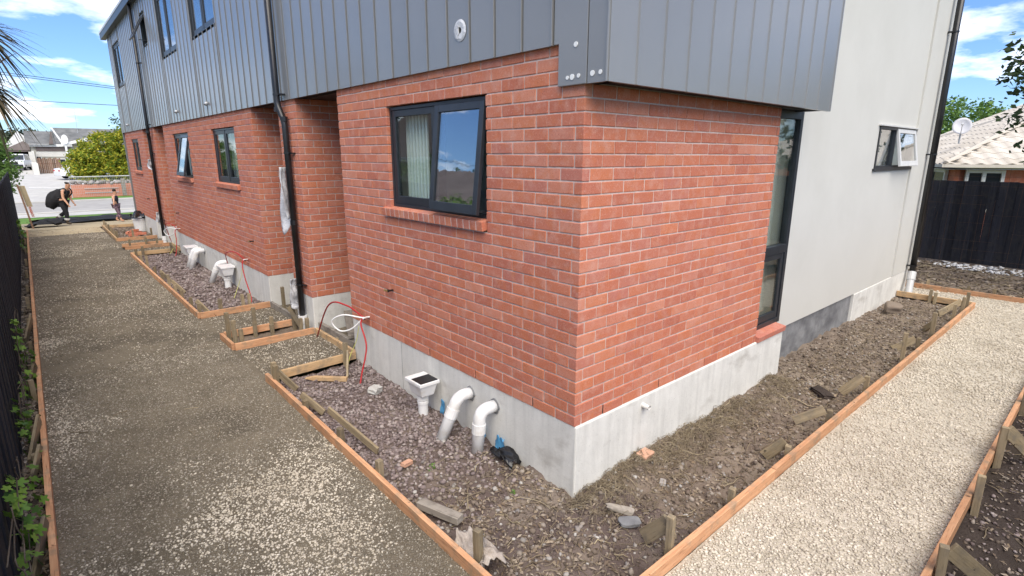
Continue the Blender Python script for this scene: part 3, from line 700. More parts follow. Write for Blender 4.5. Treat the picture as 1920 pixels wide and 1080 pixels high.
# downpipes
def elbow(pts, r, n=10):   # smooth corners
    out = [Vector(pts[0])]
    for i in range(1, len(pts)-1):
        p = Vector(pts[i]); a = Vector(pts[i-1]); b = Vector(pts[i+1]); k = min(r, (a-p).length*.48, (b-p).length*.48)
        s = p+(a-p).normalized()*k; e = p+(b-p).normalized()*k
        for j in range(n+1): t = j/n; out.append(s*(1-t)**2 + p*2*t*(1-t) + e*t*t)
    out.append(Vector(pts[-1])); return out
def downpipe(y, yb):
    m = MB(); m.tube(elbow([(-.095, y, 5.45), (-.095, y, 2.50), (-.06, yb, 2.28), (-.06, yb, -.30)], .06, 4), .040, 12); d = m.build('downpipe', 'black_plastic', H, smooth=True)
    for z in (2.44, 2.32, 1.0):
        m = MB(); m.tube([(-.062 if z < 2.4 else -.095, yb if z < 2.4 else y, z-.03), (-.062 if z < 2.4 else -.095, yb if z < 2.4 else y, z+.03)], .045, 12); m.build('socket', 'black_plastic', d)
    m = MB()
    for z in (2.62, 4.1): m.tube([(-.095, y, z-.012), (-.095, y, z+.012)], .046, 12); m.box(-.09, -.02, y-.13, y-.03, z-.008, z+.008)
    for z in (1.9, .15): m.tube([(-.06, yb, z-.012), (-.06, yb, z+.012)], .046, 12); m.box(-.05, .02, yb-.12, yb-.03, z-.006, z+.006)
    m.build('bracket', 'black_plastic', d)
    m = MB(); m.tube([(-.06, yb, -.62), (-.06, yb, -.36)], .05, 14); m.tube([(-.06, yb, -.40), (-.06, yb, -.29)], .058, 14); m.build('drain_socket', 'white_pvc', d, smooth=False)
    return d
downpipe(5.12, 5.02); downpipe(14.83, 15.03)
m = MB(); m.tube([(8.86, .05, 6.2), (8.86, .05, -.10)], .048, 14); d = m.build('downpipe', 'black_plastic', H, smooth=True)
m = MB()
for z in (0.0, 1.9, 3.8): m.tube([(8.86, .05, z-.012), (8.86, .05, z+.012)], .055, 14); m.box(8.8, 8.84, .05, .14, z-.012, z+.012)
m.build('bracket', 'black_plastic', d)
m = MB(); m.tube([(8.58, -.01, -.62), (8.84, .045, -.18)], .055, 16); m.tube([(8.80, .037, -.25), (8.87, .05, -.12)], .066, 16); m.build('drain_socket', 'grey_pvc', d)
# hole for a duct with a crumpled foil end; vent stubs; taps
m = MB()
ring = [(math.cos(2*math.pi*i/20), math.sin(2*math.pi*i/20)) for i in range(20)]
for i in range(20):
    a = ring[i]; b = ring[(i+1) % 20]; y, z = 1.236, 2.79
    m.face((-.034, y+a[0]*.078, z+a[1]*.078), (-.034, y+b[0]*.078, z+b[1]*.078), (-.040, y+b[0]*.060, z+b[1]*.060), (-.040, y+a[0]*.060, z+a[1]*.060))
    m.face((-.040, y+a[0]*.060, z+a[1]*.060), (-.040, y+b[0]*.060, z+b[1]*.060), (-.036, y+b[0]*.010, z+b[1]*.01), (-.036, y+a[0]*.010, z+a[1]*.01))
dv = m.build('duct_hole', 'wrap', H, fix=False); m = MB(); m.prism([(1.236-.018+a[0]*.026, 2.795+a[1]*.046) for a in ring], 0, -.037, -.0335); m.build('duct_opening', 'dark_void', dv)
m = MB(); m.prism([(1.268+a[0]*.024+.006*math.sin(a[1]*7), 2.785+a[1]*.052) for a in ring], 0, -.043, -.0385); m.build('foil_fold', 'wrap', dv)
for y in (8.80, 11.32, 18.56):
    m = MB(); m.tube([(-.03, y, 2.76), (-.06, y, 2.755), (-.075, y, 2.73)], .03, 9); v = m.build('vent_stub', 'galvanised', H, smooth=True); MB().tube([(-.076, y, 2.728), (-.08, y, 2.722)], .022, 9).build('vent_opening', 'dark_void', v)
for y, z in ((2.53, .53), (7.13, .495), (12.9, .5), (16.9, .6)):
    m = MB(); m.tube([(.01, y, z), (-.05, y, z)], .011, 8); m.tube([(-.05, y, z), (-.062, y, z)], .016, 8); tp = m.build('tap_stub', 'black_plastic', H)
    m = MB(); m.tube([(-.055, y, z), (-.06, y+.07, z-.004)], .011, 8); m.build('tap_tail', 'brass', tp)
m = MB(); m.tube([(.805, .05, -.075), (.805, -.075, -.082)], .021, 12, cap=False); m.tube([(.805, -.075, -.082), (.805, .02, -.075)], .017, 12, cap=False); m.build('overflow_stub', 'white_pvc', H, smooth=True)

# ---------------------------------------------------------------- timber formwork
ZT, BHH, BW = -.41, .092, .038    # top of boards, height, thickness
def run(label, a, b, pegs=(), braces=(), mat='board_wood', zt=ZT, h=BHH, name='formwork_board', splits=()):
    """one straight run: boards, the pegs nailed behind them and the diagonal braces"""
    t = thing(name, label, 'formwork', ((a[0]+b[0])/2, (a[1]+b[1])/2, zt-h), 'timber formwork for the paths')
    cuts = [0] + list(splits) + [1]; A = Vector((*a, zt-h/2)); B = Vector((*b, zt-h/2))
    for i, (p, q) in enumerate(zip(cuts[:-1], cuts[1:])):
        dz = Vector((0, 0, random.uniform(-.006, .006) if i else 0)); gap = (B-A).normalized()*.002
        plank('board', A.lerp(B, p)+dz+(gap if i else gap*0), A.lerp(B, q)+dz, BW, h, mat if i % 2 == 0 else mat, t)
    for (x, y, top) in pegs:
        w = random.uniform(.042, .05); l = random.uniform(-.02, .02); m_ = random.random()
        plank('peg', (x+l*.4, y-l*.4, -.72), (x, y, top), w, random.uniform(.04, .048), 'peg_wood', t, upv=(math.cos(m_*.3), math.sin(m_*.3), 0))
    for (p, q, w) in braces: plank('brace', p, q, .022, w, 'peg_wood', t)
    return t
run('long orange board on driveway side of bed at brick corner', (-1.06, -.98), (-1.035, 3.50),
    [(-1.005, 3.28, -.26), (-1.01, 2.47, -.36), (-1.01, 1.70, -.335), (-1.005, 1.03, -.33), (-.99, -.15, -.25)],
    [((-.99, 3.30, -.33), (-.86, 3.12, -.52), .075), ((-.99, 2.62, -.36), (-.86, 2.42, -.52), .07), ((-.97, 2.02, -.30), (-.82, 1.42, -.50), .065)], splits=(.62,))
run('stained pale board across entry pad beside split concrete footing', (-.90, 3.49), (-.01, 3.515), [(-.17, 3.42, -.24), (-.98, 3.42, -.27)],
    [((-.17, 3.36, -.33), (-.33, 3.05, -.515), .06)], 'board_pale')
run('short board edging entry pad beside nearest brick recess', (.0, 3.56), (.0, 4.72), [(.04, 4.1, -.40)], mat='board_pale')
run('dirty orange board on far side of nearest entry pad', (-1.02, 4.745), (-.02, 4.745), [(-.08, 4.82, -.28), (-.16, 4.83, -.27), (-.55, 4.80, -.27), (-.92, 4.82, -.26)])
run('short end board of small box frame beside driveway', (-1.035, 4.77), (-1.035, 5.32), [(-.97, 4.92, -.16), (-.97, 5.22, -.12)])
run('inner board of small box frame with tall pegs', (-1.0, 5.335), (-.03, 5.335), [(-.62, 5.28, -.13), (-.40, 5.28, -.30), (-.10, 5.27, -.20)], [((-.16, 5.26, -.20), (-.05, 5.14, -.50), .06)])
run('grey board at foot of brick pillar behind first downpipe', (.0, 5.36), (.0, 6.53), [(.05, 6.1, -.10)], mat='grey_wood')
run('orange cross board at near end of second bed', (-1.02, 6.55), (-.02, 6.55), [(-.30, 6.62, -.25), (-.40, 6.62, -.24), (-.72, 6.62, -.26)])
pg = [(-.985, y, -.30+random.uniform(-.05, .08)) for y in (6.75, 7.3, 8.0, 8.5, 9.05, 9.7, 10.5, 11.4, 12.2, 12.9)]
run('long orange board along driveway beside second bed', (-1.035, 6.57), (-1.03, 13.37), pg, [((-.98, 6.9, -.30), (-.84, 6.7, -.52), .07), ((-.98, 8.75, -.32), (-.84, 8.55, -.52), .07), ((-.98, 9.9, -.32), (-.84, 9.6, -.52), .07)], splits=(.45,))
run('dull board at far end of second bed', (-1.0, 13.39), (-.05, 13.39), [(-.2, 13.32, -.25), (-.8, 13.32, -.28)], [((-.2, 13.27, -.3), (-.1, 12.95, -.5), .06)], 'board_pale')
run('short dull board before second recess', (.0, 13.42), (.0, 14.5), mat='board_pale')
run('orange cross board on far side of second entry pad', (-1.02, 14.53), (-.02, 14.53), [(-.9, 14.6, -.25), (-.3, 14.6, -.3)])
run('small orange board before second downpipe', (-1.03, 15.02), (-.03, 15.02), [(-.5, 14.95, -.28)])
run('brown cross board at near end of farthest bed', (-1.0, 16.34), (-.03, 16.34), [(-.6, 16.41, -.22), (-.15, 16.42, -.2)])
run('thin weathered board edging farthest bed along driveway', (-1.0, 16.36), (-.97, 20.35), [(-.93, y, -.27) for y in (16.9, 17.5, 18.2, 18.9, 19.6, 20.2)], mat='board_pale')
run('farthest cross board beside child', (-.95, 20.0), (-.05, 20.0), mat='board_pale')
pl = [(-2.94, y, -.36+random.uniform(-.03, .06)) for y in (.6, 1.78, 2.95, 3.55, 4.64, 5.25, 6.4, 7.6, 9, 10.4, 12, 13.6, 15.5, 17.5, 19.5)]
run('long orange board along black fence on left of driveway', (-2.885, -3.1), (-2.875, 20.3), pl,
    [((-2.895, 3.56, -.33), (-2.985, 3.10, -.52), .10), ((-2.895, 5.20, -.33), (-2.985, 4.85, -.52), .10), ((-2.90, 7.5, -.32), (-2.99, 7.0, -.52), .10), ((-2.90, 1.80, -.34), (-2.985, 1.45, -.52), .09), ((-2.90, 2.98, -.34), (-2.98, 2.75, -.52), .06)], splits=(.2, .42, .65))
run('long orange board between dark soil bed and pale gravel path', (-1.06, -.905), (8.50, -.915),
    [(-.063, -.85, -.22), (.70, -.855, -.365), (1.62, -.855, -.385), (2.50, -.855, -.36), (3.50, -.855, -.31), (4.76, -.855, -.12), (5.46, -.855, -.34), (6.13, -.855, -.14), (7.41, -.855, -.26), (8.01, -.855, -.25), (8.28, -.855, -.22)],
    [((-.05, -.83, -.28), (-.02, -.64, -.51), .10), ((1.64, -.82, -.37), (1.55, -.70, -.52), .095), ((2.47, -.82, -.36), (2.33, -.62, -.50), .085), ((3.47, -.82, -.32), (3.38, -.67, -.52), .09), ((5.45, -.82, -.36), (5.32, -.63, -.52), .09), ((6.3, -.82, -.33), (6.6, -.68, -.52), .09), ((8.0, -.82, -.33), (7.66, -.63, -.50), .10)], splits=(.24, .52, .80))
run('pale cross board closing bed beside grey drain pipe', (8.505, -.89), (8.49, .14), [(8.43, -.35, -.29), (8.42, -.42, -.33)], mat='board_pale')
run('orange edging board on right of gravel path with propped pegs', (-1.4, -1.945), (9.38, -1.945), [(2.83, -1.99, -.19), (1.96, -1.99, -.25), (.89, -1.99, -.24), (-.2, -1.99, -.3), (4.2, -1.99, -.3), (5.8, -1.99, -.3), (7.4, -1.99, -.3)],
    [((2.86, -2.0, -.22), (3.10, -2.2, -.50), .10), ((.93, -2.01, -.27), (1.14, -2.20, -.51), .10), ((4.25, -2.0, -.33), (4.5, -2.2, -.5), .1)], splits=(.18, .40, .66))
run('bright orange board across far end of gravel path', (9.435, -1.93), (9.435, 4.5), [(9.49, -.085, -.33), (9.49, -.67, -.335), (9.49, -1.02, -.33), (9.49, .9, -.33), (9.49, -1.6, -.33)], splits=(.5,))
t = tag(plank('timber_offcut', (-.70, 3.30, -.49), (-.37, 2.97, -.49), .05, .045, 'board_pale', point=.1), 'pointed timber peg lying loose on purple gravel', 'offcut')
t = tag(plank('timber_offcut', (-.95, .56, -.47), (-.85, .22, -.46), .07, .05, 'grey_wood'), 'grey timber offcut resting against orange board', 'offcut')
t = tag(plank('weathered_plank', (.12, 3.70, -.30), (.5, 4.66, -.26), .22, .04, 'grey_wood'), 'weathered grey plank bridging first recess', 'plank')
t = tag(plank('weathered_plank', (.06, 3.62, -.42), (.06, 4.72, -.42), .05, .16, 'grey_wood'), 'grey plank on edge under recess bridge', 'plank')

# ---------------------------------------------------------------- drains and cables
def drain(label, p_wall, p_out, p_ground, r=.052):
    t = thing('drain_pipe', label, 'pipe', (p_ground[0], p_ground[1], -.56), 'white drain pipes out of the footing')
    path = elbow([p_wall, p_out, p_ground], .11, 8)
    MB().tube(path, r, 16).build('pipe', 'white_pvc', t, smooth=True)
    d = (Vector(p_ground)-Vector(p_out)); d.normalize(); a = Vector(p_out)+d*.115; MB().tube([a, a+d*.085], r+.006, 16).build('coupling', 'white_pvc', t)
    w = Vector(p_wall); m = MB(); k = 18
    pts = [(.002, w.y+math.cos(2*math.pi*i/k)*(r+.012+.008*math.sin(i*2.3)), w.z+math.sin(2*math.pi*i/k)*(r+.012+.008*math.sin(i*1.7))) for i in range(k)]
    m.prism([(p[1], p[2]) for p in pts], 0, -.004, .02); m.build('grout_ring', 'concrete_dark', t)
drain('white bent drain pipe leaning left, middle of front footing', (.02, 1.235, -.165), (-.13, 1.235, -.155), (-.30, 1.30, -.60))
drain('white bent drain pipe dropping straight, nearest the brick corner', (.02, .90, -.165), (-.15, .90, -.16), (-.175, .92, -.60))
drain('white bent drain pipe at far end of second bed', (.02, 10.75, -.14), (-.15, 10.75, -.13), (-.30, 10.85, -.60))
drain('white bent drain pipe beside far gully in second bed', (.02, 11.0, -.14), (-.15, 11.0, -.13), (-.30, 11.1, -.60))
drain('white bent drain pipe beside near gully in second bed', (.02, 9.0, -.14), (-.15, 9.0, -.13), (-.30, 9.15, -.60))
def gully(label, x, y, zt, s=1.0, lid=True):
    t = thing('gully_trap', label, 'drain', (x, y, -.56), 'white gully traps along the footing')
    m = MB(); a, b = .13*s, .10*s; c, d = .095*s, .068*s; z0, z1 = zt-.15*s, zt
    def ringv(hx, hy, z): return [(x-hx, y-hy, z), (x+hx, y-hy, z), (x+hx, y+hy, z), (x-hx, y+hy, z)]
    A = ringv(b, a, z1); B = ringv(d, c, z0); n = len(m.v); m.v += B+A
    for i in range(4): j = (i+1) % 4; m.f.append((n+i, n+j, n+4+j, n+4+i))
    m.f.append((n+3, n+2, n+1, n)); m.f.append((n+4, n+5, n+6, n+7)); m.build('hopper', 'white_pvc', t, bevel=.012)
    m = MB(); m.box(x-b-.008, x+b+.008, y-a-.008, y+a+.008, zt-.03, zt+.004); m.build('rim', 'white_pvc', t, bevel=.006)
    m = MB()
    if lid:
        for i in range(9): yy = y-a*.95+i*(1.25*a/9); m.box(x-b*.92, x+b*.92, yy, yy+a*.10, zt+.005, zt+.012)
        m.box(x-b*.93, x+b*.93, y-a*.97, y+a*.32, zt+.0045, zt+.007)
        m.build('grate', 'black_plastic', t)
    MB().tube([(x, y, -.62), (x, y, z0+.01)], .047*s, 16).build('riser', 'white_pvc', t, smooth=False)
    m = MB(); m.tube([(x, y, z0-.06), (x, y, z0-.005)], .055*s, 16); m.tube([(x, y, z0-.10), (x, y, z0-.075)], .054*s, 16); m.build('collar', 'white_pvc', t)
gully('white gully trap with black grate on front footing near brick corner', -.14, 1.80, -.17)
gully('white gully trap in second bed below red cable arch', -.14, 8.50, -.11, 1.15, False)
gully('white gully trap at far end of second bed beside double pipes', -.14, 11.35, -.10, 1.15, False)
def curve(pts, n=10):
    P = [Vector(p) for p in pts]; P = [P[0]*2-P[1]] + P + [P[-1]*2-P[-2]]; out = []
    for i in range(1, len(P)-2):
        for j in range(n):
            t = j/n; a, b, c, d = P[i-1:i+3]; out.append(.5*((2*b)+(c-a)*t+(2*a-5*b+4*c-d)*t*t+(3*b-a-3*c+d)*t**3))
    out.append(P[-2]); return out
def cables(label, y, z, gx, gy, far, s=1.0, white=True):
    t = thing('cable_bundle', label, 'cable', (-.05, y, -.5), 'cables looping out of the brick wall')
    MB().tube(curve([(.03, y, z), (-.06, y, z+.005), (-.13, y-.06, z-.04*s), (-.15, y-.20, z-.26*s), (gx, gy+.06, -.44), (gx-.06, gy, -.56)]), .009, 8).build('red_cable', 'red_cable', t, smooth=True)
    MB().tube(curve([(.03, y+.01, z), (-.06, y+.02, z+.012), (-.14, y+.25, z+.11*s), (-.20, y+.62, z+.05*s), (far[0], far[1], far[2])]), .009, 8).build('red_cable', 'red_cable', t, smooth=True)
    if white:
        MB().tube(curve([(.03, y-.015, z+.01), (-.08, y, z+.012), (-.22, y+.18, z+.03), (-.30, y+.32, z-.06), (-.24, y+.26, z-.17), (-.16, y+.12, z-.13), (-.075, y, z-.0)]), .009, 8).build('white_cable', 'white_cable', t, smooth=True)
    MB().tube([(-.05, y, z), (-.085, y+.01, z)], .019, 8).build('tape_wrap', 'black_plastic', t)
    MB().tube([(-.02, y-.01, z+.012), (-.10, y-.06, z+.02)], .010, 8).build('white_stub', 'white_cable', t)
    MB().tube(curve([(-.1, y+.06, z-.1), (-.12, y+.11, z-.28), (-.18, y+.18, z-.48), (-.30, y+.02, -.50)]), .004, 6).build('yellow_wire', 'yellow_cable', t, smooth=True)
cables('red and white cable loops hanging from near brick wall end', 3.11, .105, -.25, 2.80, (-.10, 4.45, -.45))
cables('red cable arch over gully of second bed', 7.50, .13, -.15, 7.0, (-.12, 8.45, -.05), 1.0, False)
cables('pale cable loops at far end of middle brick block', 13.0, .10, -.2, 12.7, (-.10, 13.8, -.3))

# ---------------------------------------------------------------- loose bits
def chunk(name, label, cat, c, s, mat, rot=0, tilt=(0, 0), amp=.12):
    bm = bmesh.new(); bmesh.ops.create_cube(bm, size=1); bmesh.ops.subdivide_edges(bm, edges=list(bm.edges), cuts=2, use_grid_fill=True)
    rr = random.Random(name+label)
    for v in bm.verts: v.co += Vector((rr.uniform(-1, 1), rr.uniform(-1, 1), rr.uniform(-1, 1)))*amp
    me = bpy.data.meshes.new(name); bm.to_mesh(me); bm.free(); o = mobj(name, me, mat, smooth=cat == 'stone'); o.location = c
    if cat == 'stone': o.modifiers.new('round', 'SUBSURF').render_levels = 2
    o.scale = s; o.rotation_euler = (*tilt, rot); return tag(o, label, cat)
chunk('concrete_chunk', 'pale square concrete chunk on purple gravel', 'rubble', (-.27, 2.52, -.49), (.11, .10, .06), 'pale_concrete', .5, (.1, .1), .06)
chunk('brick_fragment', 'orange brick fragment lying beside driveway board', 'rubble', (-.73, 1.11, -.505), (.095, .045, .03), 'pale_brick', .3, (.05, .1), .035)
chunk('brick_fragment', 'pinkish brick fragment at foot of right footing', 'rubble', (.77, -.09, -.47), (.14, .09, .03), 'pale_brick', .1, (.1, .05), .035)
chunk('stone_slab', 'long flat grey stone sliver in soil before corner', 'stone', (.08, -.37, -.50), (.19, .06, .03), 'grey_wood', -.9, (.1, .1))
chunk('stone_slab', 'broad flat grey stone beside longer sliver', 'stone', (.03, -.49, -.51), (.15, .08, .03), 'concrete_dark', -.5, (.1, .1))
chunk('pale_pebble', 'single pale pebble in soil of right bed', 'stone', (.57, -.39, -.495), (.065, .05, .03), 'river_stone', .5)
chunk('boulder', 'brown rounded boulder near grey drain pipe', 'stone', (7.3, -.12, -.45), (.28, .22, .14), 'soil_clod', .3)
chunk('bark_slab', 'dark bark slab by far peg of right bed', 'bark', (3.2, -.55, -.50), (.25, .10, .03), 'soil_dark', .9)
def crumple(name, label, cat, c, s, mat, seed, n=14, fold=.5):
    X, Y = np.meshgrid(np.linspace(-.5, .5, n), np.linspace(-.5, .5, n)); Zv = (fbm(X+seed, Y, 4, 3, seed)-.5)*fold*2 + fold*(.3-X*X-Y*Y)
    X = X + (fbm(X, Y, 5, 2, seed+5)-.5)*.35; Y = Y + (fbm(X, Y, 5, 2, seed+9)-.5)*.35
    V = np.stack([X*s[0], Y*s[1], Zv*s[2]], -1).reshape(-1, 3)+np.array(c); i = np.arange(n*n).reshape(n, n); F = np.stack([i[:-1, :-1], i[:-1, 1:], i[1:, 1:], i[1:, :-1]], -1).reshape(-1, 4)
    o = npmesh(name, V, F, mat, None, True); o.modifiers.new('thick', 'SOLIDIFY').thickness = .004; at(o, c); return tag(o, label, cat)
crumple('dirty_rag', 'dirty cream rag draped round peg at bed corner', 'rag', (-.93, -.10, -.44), (.14, .36, .17), 'dirty_cloth', 3)
crumple('black_plastic_scrap', 'torn black plastic scrap against front footing', 'scrap', (-.08, .66, -.475), (.12, .26, .12), 'black_plastic', 5)
for i, (y, s, z, h, lb) in enumerate(((1.07, .15, -.46, .17, 'blue plastic sheet tucked between two bent drain pipes'), (.79, .12, -.47, .15, 'blue plastic sheet behind the straight drain pipe'), (1.64, .07, -.44, .14, 'blue plastic shred beside grated gully'))):
    n = 10; U, W_ = np.meshgrid(np.linspace(-.5, .5, n), np.linspace(-.5, .5, n)); X = -.012-.02*fbm(U+i*3, W_, 4, 3, 4)-.03*np.clip(-W_, 0, 1); k = .55+.9*fbm(U+i, W_+i, 5, 2, 9)
    V = np.stack([X, y+U*s*k*(1-.5*np.clip(W_, 0, 1)), z+W_*h*k], -1).reshape(-1, 3); j = np.arange(n*n).reshape(n, n); F = np.stack([j[:-1, :-1], j[:-1, 1:], j[1:, 1:], j[1:, :-1]], -1).reshape(-1, 4)
    o = npmesh('blue_plastic', V, F, 'blue_plastic', None, True); o.modifiers.new('thick', 'SOLIDIFY').thickness = .002; at(o, (-.02, y, -.5)); tag(o, lb, 'scrap')
def wrapstrip(label, c, w, h, seed):
    n = 12; U, Vv = np.meshgrid(np.linspace(0, 1, 8), np.linspace(0, 1, 16)); wd = w*(.25+.75*Vv)*(1-.3*np.sin(Vv*7))
    X = c[0]-.05-.05*np.sin(U*6+Vv*3); Y = c[1]+(U-.3)*wd+.02*np.sin(Vv*9); Zv = c[2]-Vv*h*(1-.15*np.sin(U*5+seed))
    V = np.stack([X, Y, Zv], -1).reshape(-1, 3); i = np.arange(8*16).reshape(16, 8); F = np.stack([i[:-1, :-1], i[:-1, 1:], i[1:, 1:], i[1:, :-1]], -1).reshape(-1, 4)
    o = npmesh('plastic_wrap', V, F, 'wrap', None, True); o.modifiers.new('thick', 'SOLIDIFY').thickness = .003; at(o, c); tag(o, label, 'wrapping')
wrapstrip('torn white plastic wrap hanging off middle of first downpipe', (-.06, 5.10, 1.72), .17, .78, 1)
wrapstrip('small torn plastic wrap near foot of first downpipe', (-.06, 5.10, .22), .10, .38, 2)
wrapstrip('white plastic wrap flap on upper second downpipe', (-.06, 15.1, 1.75), .3, .25, 3)
wrapstrip('white plastic flap at foot of second downpipe', (-.06, 15.1, .35), .25, .3, 4)

# ---------------------------------------------------------------- gravel, clods, roots
def ok_bed(x, y): return ((x < -.02) & (x > -1.0) & (y > -.86)) | ((x >= -.02) & (y < -.03) & (y > -.86))
# pale gravel path: dense near the camera, thinner far off
x, y = scatter(16000, -1.2, 4.2, -1.93, -.95); k = RNG.uniform(0, 1, len(x)) < np.clip(fbm(x, y, 1.4, 4, 61)*2.6-.55, .35, 1); x, y = x[k], y[k]; sz = RNG.uniform(.010, .020, len(x))*RNG.uniform(.9, 1.6, len(x)); stones('pale_gravel', np.stack([x, y, hpath(x, y)+.004], -1), sz, 'pale_gravel')
x, y = scatter(12000, 4.2, 9.4, -1.93, -.95); k = RNG.uniform(0, 1, len(x)) < np.clip(fbm(x, y, 1.4, 4, 61)*2.6-.55, .35, 1); x, y = x[k], y[k]; sz = RNG.uniform(.016, .036, len(x)); stones('pale_gravel', np.stack([x, y, hpath(x, y)+.004], -1), sz, 'pale_gravel', hi='octa')
x, y = scatter(2500, 8.55, 9.4, -.95, 3); sz = RNG.uniform(.018, .036, len(x)); stones('pale_gravel', np.stack([x, y, hpath(x, y)+.004], -1), sz, 'pale_gravel')
x, y = scatter(22000, -1.2, 4.2, -1.93, -.95); stones('path_fines', np.stack([x, y, hpath(x, y)+.001], -1), RNG.uniform(.006, .012, len(x)), 'pale_gravel', hi='octa')
# driveway: fine grit everywhere, gravel that comes and goes in patches
x, y = scatter(44000, -2.86, -1.06, -.6, 5.0); sz = RNG.uniform(.005, .010, len(x))*RNG.uniform(.8, 2.0, len(x)); stones('driveway_grit', np.stack([x, y, hdrive(x, y)+.001], -1), sz, 'drive_gravel', hi='octa')
x, y = scatter(34000, -2.86, -1.06, 4.5, 13.5); k = RNG.uniform(0, 1, len(x)) < np.clip(fbm(x, y, 1.6, 3, 8)*2.4-.6, .1, 1); x, y = x[k], y[k]; sz = RNG.uniform(.010, .024, len(x)); p = RNG.uniform(0, 1, len(x)) < .16
for nm, kk, mt in (('pale_gravel', p, 'pale_gravel'), ('driveway_grit', ~p, 'drive_gravel')): stones(nm, np.stack([x, y, hdrive(x, y)+.002], -1)[kk], sz[kk], mt, hi='octa')
x, y = scatter(60000, -2.86, -1.06, -1.0, 7.0); d = fbm(x, y, 1.1, 4, 77) + .34*np.exp(-((x+1.7)/.42)**2-((y-.8)/1.0)**2) - .05 + .12*np.exp(-((x+2.75)/.12)**2)
k = RNG.uniform(0, 1, len(x)) < np.clip((d-.50)*3.2, .05, 1); x, y, d = x[k], y[k], d[k]
sz = RNG.uniform(.008, .022, len(x)); pale = RNG.uniform(0, 1, len(x)) < np.clip((d-.56)*3.6, .06, .92)
for nm, kk, mt in (('pale_gravel', pale, 'pale_gravel'), ('driveway_gravel', ~pale, 'drive_gravel')): stones(nm, np.stack([x, y, hdrive(x, y)+.002], -1)[kk], sz[kk], mt)
x, y = scatter(30000, -2.86, -1.06, 7.0, 20.3); d = fbm(x, y, .9, 4, 77); k = RNG.uniform(0, 1, len(x)) < np.clip((d-.47)*4, .04, 1); x, y = x[k], y[k]
sz = RNG.uniform(.014, .032, len(x)); pale = RNG.uniform(0, 1, len(x)) < .22
for nm, kk, mt in (('pale_gravel', pale, 'pale_gravel'), ('driveway_gravel', ~pale, 'drive_gravel')): stones(nm, np.stack([x, y, hdrive(x, y)+.002], -1)[kk], sz[kk], mt, hi='octa')
for y0, y1, n in ((3.56, 4.7, 2200), (5.4, 6.5, 1200), (13.5, 14.5, 500), (15.1, 16.3, 500)):
    x, y = scatter(n, -1.0, .2, y0, y1); sz = RNG.uniform(.010, .026, n); p = RNG.uniform(0, 1, n) < .4
    for nm, kk, mt in (('pale_gravel', p, 'pale_gravel'), ('driveway_gravel', ~p, 'drive_gravel')): stones(nm, np.stack([x, y, hdrive(x, y)], -1)[kk], sz[kk], mt, hi='octa')
# purple-brown scoria of the front beds, then river stones and clods
x, y = scatter(9000, -1.0, -.01, .2, 3.45); k = RNG.uniform(0, 1, len(x)) < np.clip((y-.5)/1.0, .06, 1)*np.clip(fbm(x, y, 2, 3, 5)*2, .3, 1); x, y = x[k], y[k]
sz = RNG.uniform(.016, .058, len(x))*RNG.uniform(.55, 1, len(x)); stones('purple_gravel', np.stack([x, y, hsoil(x, y)+sz*.15], -1), sz, 'purple_gravel')
x, y = scatter(4500, -1.0, -.01, 6.6, 13.3); sz = RNG.uniform(.025, .065, len(x)); stones('purple_gravel', np.stack([x, y, hsoil(x, y)+sz*.15], -1), sz, 'purple_gravel')
x, y = scatter(320, -1.0, .5, -.85, 1.3); k = ok_bed(x, y); x, y = x[k], y[k]; sz = RNG.uniform(.012, .05, len(x))**1.0*RNG.uniform(.5, 1, len(x)); stones('river_stones', np.stack([x, y, hsoil(x, y)+sz*.2], -1), sz, 'river_stone', hi=True, smooth=True, flat=(.6, .85))
x, y = scatter(330, .5, 8.4, -.85, .0); k = ok_bed(x, y); x, y = x[k], y[k]; sz = RNG.uniform(.012, .045, len(x))*RNG.uniform(.5, 1, len(x)); stones('river_stones', np.stack([x, y, hsoil(x, y)+sz*.2], -1), sz, 'river_stone', flat=(.6, .85))
x, y = scatter(19000, -1.0, 8.4, -.86, 1.2); k = ok_bed(x, y) | ((x > 3.45) & (y < .15) & (y > -.86)); x, y = x[k], y[k]; sz = RNG.uniform(.010, .055, len(x))*RNG.uniform(.35, 1, len(x)); stones('soil_clods', np.stack([x, y, hsoil(x, y)+sz*.1], -1), sz, 'soil_clod')
x, y = scatter(3200, .2, 5.0, -3.3, -1.98); sz = RNG.uniform(.012, .045, len(x))*RNG.uniform(.5, 1, len(x)); p = RNG.uniform(0, 1, len(x)) < .35
for nm, kk, mt in (('purple_gravel', p, 'purple_gravel'), ('soil_clods', ~p, 'soil_clod')): stones(nm, np.stack([x, y, hsoil(x, y)-.01+sz*.15], -1)[kk], sz[kk], mt)
x, y = scatter(2600, -3.02, -2.92, -.5, 14); sz = RNG.uniform(.015, .05, len(x)); stones('soil_clods', np.stack([x, y, hsoil(x, y)-.01+sz*.15], -1), sz, 'soil_clod')
x, y = scatter(1500, 9.5, 12.2, -3, 2.5); sz = RNG.uniform(.02, .08, len(x)); stones('soil_clods', np.stack([x, y, hsoil(x, y)+.05+.03*(x-9.44)+sz*.15], -1), sz, 'soil_clod')
x, y = scatter(900, 11.55, 12.2, -3, 2.2); k = RNG.uniform(0, 1, len(x)) < np.clip(fbm(x, y, 2.2, 2, 4)*2.6-.7, 0, 1); x, y = x[k], y[k]; sz = RNG.uniform(.04, .14, len(x)); stones('white_chips', np.stack([x, y, hsoil(x, y)+.05+.03*(x-9.44)+sz*.2], -1), sz, 'white_chip', flat=(.2, .5))
x, y = scatter(700, -1.0, 0, 16.4, 20.3); sz = RNG.uniform(.03, .08, len(x)); stones('soil_clods', np.stack([x, y, hsoil(x, y)+sz*.15], -1), sz, 'soil_clod')
